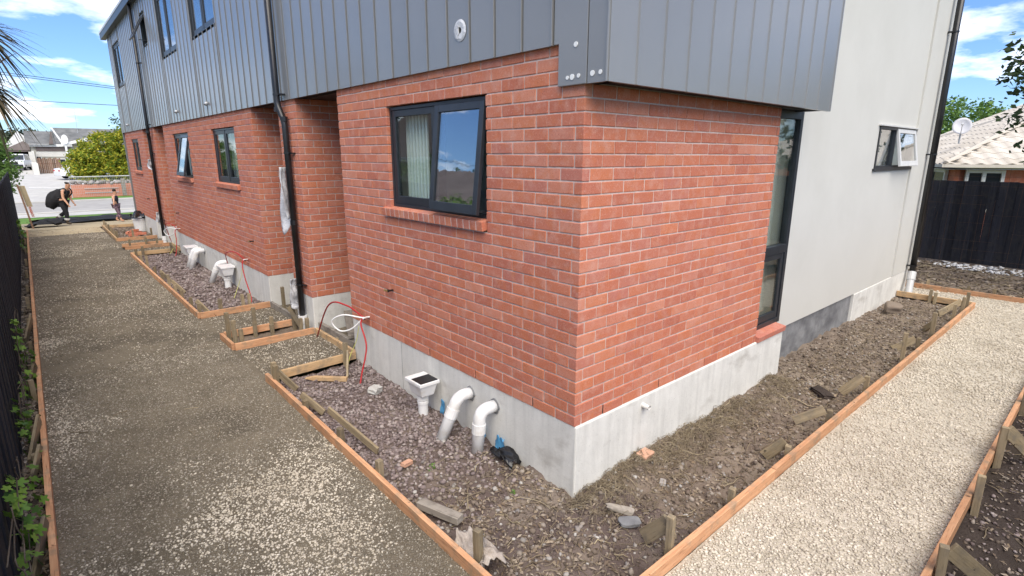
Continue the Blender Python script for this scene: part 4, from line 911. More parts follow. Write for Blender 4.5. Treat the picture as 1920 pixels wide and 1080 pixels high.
def strands(name, n, fx, hf, L, r, mat, bend=.5, lift=.02, seg=5):
    V = []; F = []; k0 = 0
    for i in range(n):
        x, y = fx(); a = random.uniform(0, 6.28); l = random.uniform(*L); rr = random.uniform(*r); pts = []
        for j in range(seg+1):
            t = j/seg; pts.append((x, y, float(hf(x, y))+rr+lift*math.sin(t*math.pi)*random.uniform(.2, 1)))
            a += random.uniform(-bend, bend); x += math.cos(a)*l/seg; y += math.sin(a)*l/seg
        m = MB(); m.tube(pts, [rr*(1-.5*j/seg) for j in range(seg+1)], 4, False); V += m.v; F += [tuple(q+k0 for q in f) for f in m.f]; k0 += len(m.v)
    return stuff(npmesh(name, V, F, mat, None, True))
def litter(n, x0, x1, y0, y1, smin, smax, hf, f=None):
    x, y = scatter(n, x0, x1, y0, y1)
    if f is not None: k = f(x, y); x, y = x[k], y[k]
    P = np.stack([x, y, hf(x, y)+.008], -1); m = len(x); s = RNG.uniform(smin, smax, m)[:, None]; a = RNG.uniform(0, 6.28, m); d = np.stack([np.cos(a), np.sin(a), RNG.uniform(-.3, .3, m)], -1); r = np.stack([-np.sin(a), np.cos(a), RNG.uniform(-.5, .5, m)], -1)*RNG.uniform(.15, .5, m)[:, None]; u = np.array((0, 0, 1.0))*.12
    V = np.stack([P-d*s*.5, P+r*s*.5+u*s, P+d*s*.5, P-r*s*.5+u*s*.3], 1).reshape(-1, 3); return stuff(npmesh('leaf_litter', V, np.arange(m*4).reshape(m, 4), 'dead_leaf', None, False))
litter(15000, -.9, 8.4, -.86, .9, .015, .055, hsoil, lambda x, y: ok_bed(x, y) & ((x > -.25) | (y < .5)) & (fbm(x, y, 1.5, 3, 14) > .42))
litter(1200, .2, 5, -3.3, -1.98, .015, .05, lambda x, y: hsoil(x, y)-.01)
litter(1500, -3.02, -2.92, 0, 12, .02, .06, lambda x, y: hsoil(x, y)-.005)
litter(1800, 9.5, 12.2, -2.5, 2.5, .04, .12, lambda x, y: hsoil(x, y)+.055+.03*(x-9.44))
def rb(x0, x1, y0, y1, f=None):
    def g():
        while True:
            x = random.uniform(x0, x1); y = random.uniform(y0, y1)
            if f is None or f(x, y): return x, y
    return g
inb = lambda x, y: bool(ok_bed(np.array(x), np.array(y)))
strands('dry_roots', 130, rb(-.9, 4.5, -.8, .9, lambda x, y: inb(x, y) and (x > -.2 or y < .7)), hsoil, (.08, .30), (.002, .006), 'straw', .6, .02)
strands('dry_straw', 1700, rb(-.1, 3.2, -.55, -.01, lambda x, y: inb(x, y) and random.random() < math.exp(-((y+.12)/.2)**2) and float(fbm(np.array(x), np.array(y), 2.1, 2, 3)) > .40), lambda x, y: hsoil(x, y)+.012, (.05, .17), (.0010, .0024), 'straw', .5, .035)
strands('dry_straw', 2200, rb(-.9, 8, -.85, .6, inb), hsoil, (.03, .12), (.001, .0035), 'straw', .5, .02)
strands('dry_straw', 350, rb(9.5, 12, -2, 2), lambda x, y: hsoil(x, y)+.06+.03*(x-9.44), (.1, .4), (.004, .009), 'straw', .5, .04)
strands('dry_roots', 60, rb(.3, 4, -3, -2.0), lambda x, y: hsoil(x, y)-.01, (.08, .30), (.002, .005), 'straw', .5, .02)
strands('dry_roots', 70, rb(-3.02, -2.92, .5, 9), lambda x, y: hsoil(x, y), (.06, .2), (.002, .004), 'straw', .5, .02)
strands('bent_twig', 5, rb(-.75, -.25, .2, 1.5), hsoil, (.3, .5), (.003, .004), 'straw', .35, .03, 8)
strands('fallen_sticks', 6, rb(-2.6, -1.4, 2, 6), hdrive, (.1, .2), (.003, .006), 'straw', .2, .01, 4)

# ---------------------------------------------------------------- fences
def paling_fence(label, axis, c, u0, u1, z0, z1, w=.145, sgn=1, mat='black_stain', rails=(.25, .75)):
    t = thing('paling_fence', label, 'fence', (c, (u0+u1)/2, z0) if axis == 0 else ((u0+u1)/2, c, z0)); base = absloc(t); me = None; u = u0; i = 0
    while u < u1-.02:
        h = z1-z0+random.uniform(-.008, .008)
        if me is None:
            m = MB(); m.box(0, 1, -w/2+.001, w/2-.001, -.011, .011); q = m.build('paling', mat, None, bevel=.003); me = q.data
        else: q = bpy.data.objects.new('paling', me); COL.objects.link(q)
        q.parent = t; d = (.006 if i % 2 else -.006)*sgn + random.uniform(-.002, .002); p = Vector((c+d, u+w/2, z0)) if axis == 0 else Vector((u+w/2, c+d, z0))
        M4 = (Matrix.Rotation(-math.pi/2, 4, 'Y') if axis == 0 else Matrix.Rotation(math.pi/2, 4, 'Z') @ Matrix.Rotation(-math.pi/2, 4, 'Y')) @ Matrix.Diagonal((h, 1, 1, 1)); M4 = Matrix.Translation(p-base) @ Matrix.Rotation(random.uniform(-.004, .004), 4, 'X') @ M4
        q.matrix_local = M4; u += w*.985; i += 1
    for r in rails:
        z = z0+(z1-z0)*r; a = (c+.04*sgn, u0, z) if axis == 0 else (u0, c+.04*sgn, z); b = (c+.04*sgn, u1, z) if axis == 0 else (u1, c+.04*sgn, z); plank('rail', a, b, .045, .07, mat, t)
    return t
paling_fence('tall black stained paling fence on left of driveway', 0, -3.05, -3.0, 21.3, -.50, 1.33, sgn=-1)
paling_fence('black stained paling fence behind gravel path end', 0, 12.30, -4.3, 6.0, -.36, 1.36, sgn=1)
paling_fence('black stained paling fence along right boundary', 1, -4.3, -.5, 12.2, -.50, 1.30, sgn=-1)
t = thing('steel_mesh', 'rusty reinforcing mesh standing before black back fence', 'mesh', (12.2, -.2, -.4))
rr = random.Random(4)
for i in range(14):
    y = -1.35+.185*i+rr.uniform(-.02, .02); z1 = rr.choice((1.62, 1.62, 1.0, .7, 1.3)); z0 = rr.choice((-.36, -.36, .2, .5)); MB().beam((12.20, y, z0), (12.20, y+rr.uniform(-.03, .03), z1), .0032, .0032, (1, 0, 0)).build('upright_wire', 'rust', t)
for i in range(10):
    z = -.25+.19*i; y0 = rr.uniform(-1.4, .2); MB().beam((12.194, y0, z), (12.194, y0+rr.uniform(.3, 1.2), z+rr.uniform(-.02, .02)), .0032, .0032).build('cross_wire', 'rust', t)

# ---------------------------------------------------------------- leaves, trees, plants
def leaves(name, P, size, mat, parent=None, up=.4, asp=.55):
    P = np.asarray(P, float); n = len(P); size = np.broadcast_to(size, (n,))
    d = RNG.normal(0, 1, (n, 3)); d[:, 2] = d[:, 2]*.6; d /= np.linalg.norm(d, axis=1)[:, None]
    nrm = RNG.normal(0, 1, (n, 3)); nrm[:, 2] += up; r = np.cross(d, nrm); r /= np.linalg.norm(r, axis=1)[:, None]+1e-9; f = np.cross(r, d)
    s = size[:, None]; a = P-d*s*.5; b = P+r*s*asp*.5-f*s*.08; c = P+d*s*.5; e = P-r*s*asp*.5-f*s*.08
    V = np.stack([a, b, c, e], 1).reshape(-1, 3); F = np.arange(n*4).reshape(n, 4)
    return npmesh(name, V, F, mat, parent, False)
def blobs(bl, nclump, per, spread, shell=.75):
    out = []; vol = np.array([b[3]*b[4]*b[5] for b in bl]); pr = vol/vol.sum()
    for i in RNG.choice(len(bl), nclump, p=pr):
        b = bl[i]; d = RNG.normal(0, 1, 3); d /= np.linalg.norm(d); rr = shell+(1-shell)*RNG.uniform() if RNG.uniform() < .75 else RNG.uniform()**.5
        c = np.array(b[:3])+d*rr*np.array(b[3:]); out.append(c+RNG.normal(0, spread, (per, 3))*np.array((1, 1, .7)))
    return np.concatenate(out)
def tree(name, label, base, bl, nclump, per, spread, size, mat, r=.12, group=None, cat='tree', trunk=True):
    t = thing(name, label, cat, base, group)
    if trunk:
        m = MB(); top = Vector(bl[0][:3]); b = Vector(base); m.tube(curve([b, b.lerp(top, .35)+Vector((.03, -.05, 0)), b.lerp(top, .7), top], 5), [r*(1-.7*i/15) for i in range(16)], 8)
        for q in bl[1:]:
            c = Vector(q[:3]); s = b.lerp(top, random.uniform(.4, .7)); m.tube(curve([s, s.lerp(c, .5)+Vector((0, 0, .1)), c], 4), [r*.45*(1-.7*i/8) for i in range(9)], 6)
        for i in range(14):
            q = random.choice(bl); d = Vector((random.gauss(0, 1), random.gauss(0, 1), random.gauss(.3, 1))).normalized(); c = Vector(q[:3]); e = c+Vector((d.x*q[3], d.y*q[4], d.z*q[5]))*.9; m.tube([c, c.lerp(e, .5)+Vector((0, 0, .05)), e], [r*.2, r*.13, r*.04], 5)
        m.build('trunk', 'bark', t, smooth=True)
    leaves('crown', blobs(bl, nclump, per, spread), RNG.uniform(size*.7, size*1.3, nclump*per), mat, t); return t
tree('hedge_tree', 'big rounded yellow green tree across the street behind low brick wall', (2.6, 50.5, -.8), [(2.6, 50.5, 2.0, 2.3, 1.8, 1.5), (1.0, 50.2, 1.2, 1.5, 1.4, 1.1), (3.9, 50.6, 2.6, 1.5, 1.4, 1.4), (.7, 50, .8, 1.1, 1.2, .8), (2.2, 49.6, .6, 2.0, 1.2, 1.0), (4.2, 50, 1.0, 1.5, 1.3, 1.3)], 800, 30, .15, .19, 'leaf_yellow', .14)
tree('shrub', 'leafy green bush overhanging black fence at far left', (-4.0, 24.6, -.7), [(-3.7, 24.6, 1.3, .85, 1.0, 1.2), (-3.55, 24.4, 2.0, .65, .7, .6), (-3.35, 24.5, 1.2, .5, .8, .8)], 240, 28, .11, .10, 'leaf_mid', .08, cat='bush')
tree('garden_tree', 'thin dark tree showing past far cladding corner', (5.6, 60, -.5), [(5.5, 60, 4.2, 1.6, 1.5, 1.6), (4.7, 60, 3.4, 1.0, 1, .8)], 70, 16, .2, .2, 'leaf_dark', .12)
tree('garden_tree', 'feathery green tree behind cream tiled roof', (29, 5.2, 0), [(27.5, 3.2, 2.9, 1.6, 1.6, 1.35), (27.5, 1.9, 2.7, 1.3, 1.2, 1.0), (28, 4.6, 2.6, 1.5, 1.4, 1.2)], 330, 26, .16, .16, 'leaf_mid', .15)
tree('fruit_tree', 'dark leaved tree overhanging path from right edge', (10.6, -2.7, -.5), [(10.5, -1.55, 3.4, .95, .95, 1.0), (10.4, -1.30, 2.7, .80, .72, .65), (10.6, -2.6, 2.6, 1.2, 1.2, 1.2), (10.3, -.88, 3.45, .5, .52, .7), (10.2, -1.15, 2.0, .4, .35, .35), (10.3, -.85, 2.9, .35, .33, .35)], 460, 9, .10, .125, 'leaf_dark', .09)
for i, (x, y, s) in enumerate(((-14, 100, .75), (-7, 104, .9), (-2.4, 108, .82), (2.2, 112, .78), (9, 106, .55), (16, 110, .55), (24, 104, .55))):
    tree('background_tree', ['far dark tree behind bush at far left edge', 'far dark tree above white gable', 'far dark tree between gable and grey roof', 'far dark tree behind grey roof peak', 'far dark tree hidden behind yellow tree', 'far dark tree behind cladding end', 'far dark tree far right of street'][i], (x, y, 0), [(x, y, 4.3*s, 3.4, 2.5, 1.9*s), (x+2.4, y, 3.4*s, 2.2, 2, 1.5*s), (x-2.2, y+1, 3.2*s, 2.2, 2, 1.6*s)], 220, 22, .5, .5, 'leaf_bush', .3, 'trees behind the far house')
# ivy on the left fence
def ivy_leaf():
    pts = []
    for i in range(15):
        a = -math.pi/2+2*math.pi*i/15; k = abs(math.cos(2.5*(a-math.pi/2))); r = .28+.26*k**1.5
        if i == 0: r = .16
        pts.append((math.cos(a)*r, math.sin(a)*r+.12, .06*abs(math.cos(a))*r))
    m = MB(); m.v = [(0, .05, 0)]+pts; m.f = [(0, 1+i, 1+(i+1) % 15) for i in range(15)]; o = m.build('leaf', 'leaf_ivy', None, fix=False); me = o.data; bpy.data.objects.remove(o); return me
IVY = ivy_leaf()
def ivy(label, y0, y1, z0, z1, n, smin, smax, seed):
    rr = random.Random(seed); t = thing('ivy_plant', label, 'plant', (-3.0, (y0+y1)/2, -.52), 'ivy on the black fence'); base = absloc(t); m = MB()
    for k in range(5):
        y = rr.uniform(y0, y1); pts = [(-3.0+rr.uniform(0, .03), y+rr.uniform(-.06, .06)*j, z0+(z1-z0)*j/6+rr.uniform(-.03, .03)) for j in range(7)]; m.tube(curve(pts, 4), .004, 5)
    m.build('stem', 'bark', t, smooth=True)
    for i in range(n):
        q = bpy.data.objects.new('leaf', IVY); COL.objects.link(q); q.parent = t; f = rr.random()
        z = z0+(z1-z0)*f**1.6; w = (1-.75*(z-z0)/(z1-z0+1e-6)); yc = (y0+y1)/2; y = yc+rr.uniform(-.5, .5)*(y1-y0)*max(w, .25); x = -3.03+rr.uniform(.015, .05+.11*w*(1 if z < -.2 else .4))
        q.location = Vector((x, y, z))-base; s = rr.uniform(smin, smax); q.scale = (s, s, s); q.rotation_euler = (rr.uniform(.3, 1.3), rr.uniform(-.5, .5), rr.uniform(.5, 2.6))
ivy('bright ivy clump climbing fence in bottom left corner', .9, 2.3, -.50, .05, 60, .05, .10, 1)
ivy('ivy trailing up fence beside second leaning brace', 2.5, 4.1, -.50, -.05, 48, .05, .09, 2)
ivy('dark ivy clump further along fence foot', 4.2, 6.4, -.50, .15, 75, .05, .09, 3)
ivy('low ivy at fence foot near far end of driveway', 15.5, 19.5, -.48, .1, 60, .07, .13, 4)
# cabbage tree whose drooping blades reach in at the top left
t = thing('cabbage_tree', 'spiky cabbage tree blades drooping in at top left', 'tree', (-4.6, 10.8, -.5))
MB().tube(curve([(-4.6, 10.8, -.5), (-4.4, 10.6, 1.2), (-3.5, 10.0, 2.9), (-2.95, 9.8, 3.6)], 6), .06, 9).build('trunk', 'bark', t, smooth=True)
V = []; F = []; k0 = 0
for c, n in (((-2.9, 9.8, 3.75), 190), ((-2.95, 9.7, 2.95), 130)):
    for i in range(n):
        d = Vector((random.gauss(0, 1), random.gauss(0, 1), random.gauss(0, .8))).normalized(); L = random.uniform(.5, .95); p = Vector(c); sd = d.cross(Vector((0, 0, 1))).normalized(); w = random.uniform(.016, .03); g = random.uniform(.25, .7)
        for j in range(6):
            tt = j/5; q = p+d*L*tt-Vector((0, 0, 1))*g*L*tt*tt; ww = w*(1-tt)**.6+.001; V += [tuple(q-sd*ww), tuple(q+sd*ww)]
        for j in range(5): F.append((k0+2*j, k0+2*j+1, k0+2*j+3, k0+2*j+2))
        k0 += 12
npmesh('blades', V, F, 'frond', t, False)
# little green weeds in the bed
for i, (x, y, lb) in enumerate(((-.33, .28, 'tiny green weed in front of brick corner'), (.02, -.66, 'tiny green weed near path board'), (-.62, .92, 'tiny weed sprig in purple gravel'))):
    o = leaves('weed', np.array((x, y, float(hsoil(np.array(x), np.array(y)))+.015))+RNG.normal(0, .014, (22, 3)), .022, 'leaf_mid'); tag(o, lb, 'weed'); at(o, (x, y, -.52))

# ---------------------------------------------------------------- neighbour with the cream tiled roof
TH = math.radians(30); C0 = Vector((14.45, .93, 1.66)); E1 = Vector((math.sin(TH), -math.cos(TH), 0)); E2 = Vector((math.cos(TH), math.sin(TH), 0)); PT = math.tan(math.radians(24))
nb = thing('neighbour_house', 'red brick bungalow with cream tiled hip roof behind back fence', 'house', (C0.x, C0.y, -.4))
LA, LB = 13.0, 7.6      # eave lengths along E1 and E2
def NW(u, v, z): p = C0+E1*u+E2*v; return (p.x, p.y, z)
hh = LB/2*PT; zE = C0.z
A, B, C_, D = NW(0, 0, zE), NW(LA, 0, zE), NW(LA, LB, zE), NW(0, LB, zE); R1, R2 = NW(LB/2, LB/2, zE+hh), NW(LA-LB/2, LB/2, zE+hh)
m = MB(); m.face(A, B, R2, R1); m.face(B, C_, R2); m.face(C_, D, R1, R2); m.face(D, A, R1); m.face(A, D, C_, B); roof = m.build('roof', 'roof_tile', nb)
def tile_mesh():
    m = MB(); w, l = .305, .36; n = 8; V = []
    for j, yy in enumerate((0, l)):
        for s in (0, 1):
            for i in range(n+1):
                x = -w/2+w*i/n; h = .020*math.sin(2*math.pi*i/n)+.022; V.append((x, yy, h+(.0 if j else .012)-s*.014))
    m.v = V; k = n+1
    for i in range(n): m.f += [(i, i+1, 2*k+i+1, 2*k+i), (k+i+1, k+i, 3*k+i, 3*k+i+1), (i+1, i, k+i, k+i+1)]
    o = m.build('roof_tile', 'roof_tile', None, fix=True); me = o.data; bpy.data.objects.remove(o); return me
TM = tile_mesh(); base = absloc(roof); cnt = 0
for (eu, ev, ulen) in ((E1, E2, 3.4), (E2, E1, 6.5)):
    sl = math.atan(PT); upd = (ev*math.cos(sl)+Vector((0, 0, 1))*math.sin(sl)); nn = eu.cross(upd)
    if nn.z < 0: nn = -nn
    r = 0
    while r < 14:
        dv = r*.325*math.cos(sl)
        k = 0
        while .153+k*.306 < ulen:
            u = .153+k*.306
            if u > dv+.06 and cnt < 300:
                q = bpy.data.objects.new('roof_tile', TM); COL.objects.link(q); q.parent = roof; cnt += 1
                X = upd.cross(nn); M4 = Matrix((X, upd, nn)).transposed().to_4x4(); M4.translation = C0+eu*u+upd*(r*.325-.03)+nn*.012-base; q.matrix_local = M4
            k += 1
        r += 1
def ridge(a, b, name='ridge_cap'): MB().tube([Vector(a)+Vector((0, 0, .03)), Vector(b)+Vector((0, 0, .03))], .07, 8).build(name, 'roof_tile', roof)
ridge(A, R1); ridge(R1, R2); ridge(D, R1)
m = MB(); m.beam(NW(-.06, -.06, zE-.02), NW(LA, -.06, zE-.02), .09, .075); m.beam(NW(-.06, -.10, zE-.021), NW(-.06, LB, zE-.021), .09, .075); m.build('gutter', 'cream_metal', roof)
m = MB()
def wallq(u0, v0, u1, v1, z0, z1, th=.2): m.beam(NW(u0, v0, (z0+z1)/2), NW(u1, v1, (z0+z1)/2), th, z1-z0)
wallq(.45, .45, LA-.4, .45, -.5, zE-.08); wallq(.45, .35, .45, LB-.4, -.5, zE-.081); m.build('wall', 'brick_clay', nb)
m = MB(); m.beam(NW(0, .22, zE-.10), NW(LA, .22, zE-.10), .44, .02); m.beam(NW(.22, 0, zE-.101), NW(.22, LB, zE-.101), .44, .02); m.build('eave_lining', 'painted_white', nb)
for (u0, u1) in ((.55, 1.35), (6.0, 7.6)):
    w = MB(); v = .30
    for a, b in ((u0, u0+.07), (u1-.07, u1), ((u0+u1)/2-.06, (u0+u1)/2+.02)): w.beam(NW((a+b)/2, v, .55), NW((a+b)/2, v, zE-.14), b-a, .08, tuple(E2))
    w.beam(NW(u0, v, zE-.16), NW(u1, v, zE-.16), .082, .07); w.beam(NW(u0, v, .55), NW(u1, v, .55), .082, .07)
    ww_ = w.build('window', 'painted_white', nb); g = MB(); g.beam(NW(u0, v+.02, (.55+zE-.16)/2), NW(u1, v+.02, (.55+zE-.16)/2), .02, zE-.75); g.build('pane', 'car_glass', ww_)
for v0, v1 in ((.75, 2.6), (4, 5.5)):
    w = MB(); u = .30
    for a in (v0, (v0+v1)/2, v1): w.beam(NW(u, a, .55), NW(u, a, zE-.14), .07, .08, tuple(E2))
    w.beam(NW(u, v0, zE-.16), NW(u, v1, zE-.16), .082, .07); w.beam(NW(u, v0, .55), NW(u, v1, .55), .082, .07); ww_ = w.build('window', 'painted_white', nb)
    g = MB(); g.beam(NW(u+.02, v0, (.55+zE-.16)/2), NW(u+.02, v1, (.55+zE-.16)/2), .02, zE-.75); g.build('pane', 'car_glass', ww_)
# satellite dish on that roof
DC = Vector((16.35, 1.10, 2.63)); t = thing('satellite_dish', 'round grey satellite dish on cream tiled roof', 'dish', (DC.x, DC.y, 2.3))
dn = Vector((-.92, -.18, .34)).normalized(); a1 = dn.cross(Vector((0, 0, 1))).normalized(); a2 = a1.cross(dn); m = MB(); k = 22
for j in range(4):
    for i in range(k):
        th = 2*math.pi*i/k; q = []
        for (rj, ti) in ((j/4, th), ((j+1)/4, th), ((j+1)/4, th+2*math.pi/k), (j/4, th+2*math.pi/k)): q.append(DC+a1*(math.cos(ti)*rj*.21)+a2*(math.sin(ti)*rj*.23)+dn*(.06*rj*rj))
        m.face(*(q if j else (q[0], q[1], q[2])))
bm_ = bmesh.new(); o = m.build('reflector', 'steel_dish', t, fix=False); bm_.from_mesh(o.data); bmesh.ops.remove_doubles(bm_, verts=bm_.verts, dist=.001); bmesh.ops.recalc_face_normals(bm_, faces=bm_.faces); bm_.to_mesh(o.data); bm_.free(); o.data.polygons.foreach_set('use_smooth', [True]*len(o.data.polygons))
o; o.modifiers.new('thick', 'SOLIDIFY').thickness = .01
m = MB(); m.tube([DC-dn*.02, DC-dn*.05-Vector((0, 0, .42))], .022, 8); m.build('mast', 'galvanised', t); m = MB(); m.tube([DC-a2*.21+dn*.05, DC+dn*.30-a2*.05], .009, 6); m.tube([DC+dn*.28-a2*.05, DC+dn*.34-a2*.05], .03, 8); m.build('feed_arm', 'galvanised', t)

# neighbours and planting on the near sides, seen in the window glass
t = thing('side_house', 'low house with brown roof left of black fence seen in glass', 'house', (-12, 14, -.6))
MB().box(-16, -9, 8, 22, -.6, 1.75).build('wall', 'pale_wall', t); MB().prism([(-16.6, 1.75), (-8.4, 1.75), (-12.5, 4.0)], 1, 7.4, 22.6).build('roof', 'brown_board', t); MB().box(-8.42, -8.30, 7.4, 22.6, 1.62, 1.80).build('gutter', 'painted_white', t)
tree('side_tree', 'leafy tree left of black fence reflected in front window', (-6.6, 10.4, -.6), [(-6.6, 10.4, 1.2, 1.0, 1.6, 1.0), (-6.4, 12.2, .9, .9, 1.3, .8), (-6.5, 8.6, .9, .9, 1.3, .9)], 200, 20, .15, .13, 'leaf_mid', .1)
tree('side_tree', 'tall tree beyond low brown roof reflected in front window', (-19, 26, -.6), [(-19, 26, 2.8, 3, 3, 2.0), (-16.5, 28, 2.6, 2.4, 2.4, 1.6)], 120, 18, .4, .4, 'leaf_dark', .25)
tree('side_tree', 'leafy tree past right boundary fence reflected in tall window', (14, -6.5, -.6), [(14, -6.5, 2.6, 1.6, 1.6, 1.4), (15.2, -7.6, 2.2, 1.6, 1.6, 1.4)], 160, 22, .2, .2, 'leaf_mid', .14)

# ---------------------------------------------------------------- people
def skin(name, parent, mat, verts, edges, radii, root=0, sub=1, off=(0, 0, 0), yaw=0, sc=1.0):
    me = bpy.data.meshes.new(name); c, s = math.cos(yaw), math.sin(yaw)
    me.from_pydata([((x*c-y*s)*sc+off[0], (x*s+y*c)*sc+off[1], z*sc+off[2]) for x, y, z in verts], edges, []); o = bpy.data.objects.new(name, me); COL.objects.link(o); o.parent = parent
    me.materials.append(MATS[mat]); md = o.modifiers.new('skin', 'SKIN'); md.use_smooth_shade = True
    for i, r in enumerate(radii):
        r = (r, r) if not isinstance(r, tuple) else r; me.skin_vertices[0].data[i].radius = (r[0]*sc, r[1]*sc)
    me.skin_vertices[0].data[root].use_root = True
    sb = o.modifiers.new('sub', 'SUBSURF'); sb.levels = sb.render_levels = sub+1
    return o
def person(label, loc, yaw, sc, J, kit):
    t = thing('person', label, 'person', loc); k = dict(yaw=yaw, sc=sc)
    # joints: 0 pelvis 1 waist 2 chest 3 neck 4 head-low 5 head-top ; 6-9 left arm ; 10-13 right arm ; 14-17 left leg ; 18-21 right leg
    E = [(0,1),(1,2),(2,3),(3,4),(4,5),(2,6),(6,7),(7,8),(8,9),(2,10),(10,11),(11,12),(12,13),(0,14),(14,15),(15,16),(16,17),(0,18),(18,19),(19,20),(20,21)]
    Rr = [.13,.12,.14,.055,.085,.07,.065,.045,.033,.03,.065,.045,.033,.03,.10,.07,.045,.04,.10,.07,.045,.04]
    skin('body', t, 'skin', J, E, Rr, **k)
    def seg(name, mat, idx, rad, cut=None):
        v = [tuple(a+(b-a)*f for a, b in zip(J[i], J[j])) if f else J[i] for (i, j, f) in cut]
        return skin(name, t, mat, v, [(i, i+1) for i in range(len(v)-1)], rad, **k)
    skin('top', t, kit['top'], [J[0], J[1], J[2], tuple(a*.7+b*.3 for a, b in zip(J[2], J[3])), J[6], J[10]], [(0,1),(1,2),(2,3),(2,4),(2,5)], [.145,.135,.155,.10,.085,.085], **k)
    skin('trousers', t, kit['trousers'], [J[0], J[14], J[15], tuple(a*.25+b*.75 for a, b in zip(J[15], J[16])), J[18], J[19], tuple(a*.25+b*.75 for a, b in zip(J[19], J[20]))], [(0,1),(1,2),(2,3),(0,4),(4,5),(5,6)], [.15,.12,.085,.07,.12,.085,.07], **k)
    for a in (16, 20): seg('boot', kit['boot'], None, [.058, .06, .045], [(a-1, a, .7), (a, a, 0), (a+1, a+1, 0)])
    h = J[5]; g = J[4]; fx = Vector((h[0]-g[0], h[1]-g[1], h[2]-g[2]))
    hv = [tuple(Vector(g)+fx*.62+Vector((-.04, 0, .0))), tuple(Vector(h)+Vector((-.015, 0, .03)))]; hr = [.105, .10]
    if kit.get('bun'): hv.append(tuple(Vector(h)+Vector((-.03, 0, .10)))); hr.append(.06)
    skin('hair', t, 'hair', hv, [(i, i+1) for i in range(len(hv)-1)], hr, **k)
    # hands: five short fingers each
    for w, e in ((9, 8), (13, 12)):
        d = (Vector(J[w])-Vector(J[e])).normalized(); s = d.cross(Vector((0, 1, 0))); s = Vector((0, 0, 1)) if s.length < .1 else s.normalized(); v = [J[w]]; ed = []; ra = [.028]
        for q in range(5):
            o_ = s*((q-2)*.016); n = len(v); f = Vector(J[w])+o_+d*.03; v += [tuple(f), tuple(f+d*(.05 if q else .025)+(Vector((0, 0, 0)) if q else -s*.02))]; ed += [(0, n), (n, n+1)]; ra += [.011, .008]
        skin('hand', t, 'skin', v, ed, ra, sub=0, **k)
    # face: brow, nose, mouth, ears on the front (+x) of the head
    c = Vector(g).lerp(Vector(h), .5); face = MB(); cy, sy = math.cos(yaw), math.sin(yaw)
    def pt(x, y, z): p = c+Vector((x, y, z)); return (p.x*cy-p.y*sy)*sc+loc[0], (p.x*sy+p.y*cy)*sc+loc[1], p.z*sc+loc[2]
    face.tube([pt(.07, 0, .02), pt(.105, 0, -.02)], .012*sc, 6); face.tube([pt(-.0, .085, 0), pt(.0, .10, 0)], .022*sc, 7); face.tube([pt(0, -.085, 0), pt(0, -.10, 0)], .022*sc, 7); face.build('nose_and_ears', 'skin', t, smooth=True)
    ey = MB()
    for s_ in (-1, 1): ey.tube([pt(.078, .032*s_, .022), pt(.088, .032*s_, .022)], .010*sc, 6)
    ey.tube([pt(.082, -.022, -.05), pt(.082, .022, -.05)], .006*sc, 5); ey.build('eyes_and_mouth', 'hair', t)
    return t, k
# +x is forward. adult leaning into the stride with a big bag on the back
J = [(0,0,.90),(.06,0,1.05),(.17,0,1.28),(.24,0,1.42),(.29,0,1.50),(.34,0,1.66), (.19,.17,1.34),(.14,.21,1.08),(.26,.20,.88),(.30,.20,.80), (.19,-.17,1.34),(.20,-.22,1.07),(.33,-.22,.86),(.37,-.22,.78), (.02,.09,.86),(-.03,.09,.48),(-.42,.09,.24),(-.36,.09,.12), (.02,-.09,.86),(.14,-.09,.46),(.10,-.09,.06),(.26,-.09,.04)]
yw = math.radians(-38)
LP = (-1.78, 23.4, -.625)
p1, k1 = person('adult in black singlet and trousers striding right under a big black bag', LP, yw, .90, J, dict(top='black_cloth', trousers='black_cloth', boot='boot'))
for a in (15, 19):
    A_, B_ = Vector(J[a]), Vector(J[a+1]); c, s = math.cos(yw), math.sin(yw)
    def tw(p): return ((p.x*c-p.y*s)*.9+LP[0], (p.x*s+p.y*c)*.9+LP[1], p.z*.9+LP[2])
    MB().tube([tw(A_.lerp(B_, .50)), tw(A_.lerp(B_, .68))], .082, 10).build('reflective_band', 'reflective', p1)
bag = thing('backpack', 'large bulging black bag carried on adult back', 'bag', (LP[0]-.25, LP[1]+.2, .1))
bb = bmesh.new(); bmesh.ops.create_icosphere(bb, subdivisions=3, radius=1)
for v in bb.verts:
    n = .06*math.sin(v.co.x*7+v.co.z*4)+.05*math.sin(v.co.y*6-v.co.z*5); v.co *= 1+n; v.co = Vector((v.co.x*.24, v.co.y*.20, v.co.z*.40-(.06*abs(v.co.x))))
me = bpy.data.meshes.new('bag_body'); bb.to_mesh(me); bb.free(); me.transform(Matrix.Translation((LP[0]-.20, LP[1]+.16, .30)) @ Matrix.Rotation(yw, 4, 'Z') @ Matrix.Rotation(math.radians(38), 4, 'Y')); mobj('bag_body', me, 'black_cloth', bag, True)
def tw(p): p = Vector(p); c, s = math.cos(yw), math.sin(yw); return ((p.x*c-p.y*s)*.9+LP[0], (p.x*s+p.y*c)*.9+LP[1], p.z*.9+LP[2])
for s_ in (-1, 1): MB().tube(curve([tw((.04, .11*s_, 1.40)), tw((.26, .13*s_, 1.44)), tw((.32, .14*s_, 1.25)), tw((.12, .15*s_, 1.08)), tw((-.05, .14*s_, 1.08))], 5), .022, 6).build('strap', 'black_cloth', bag, smooth=True)
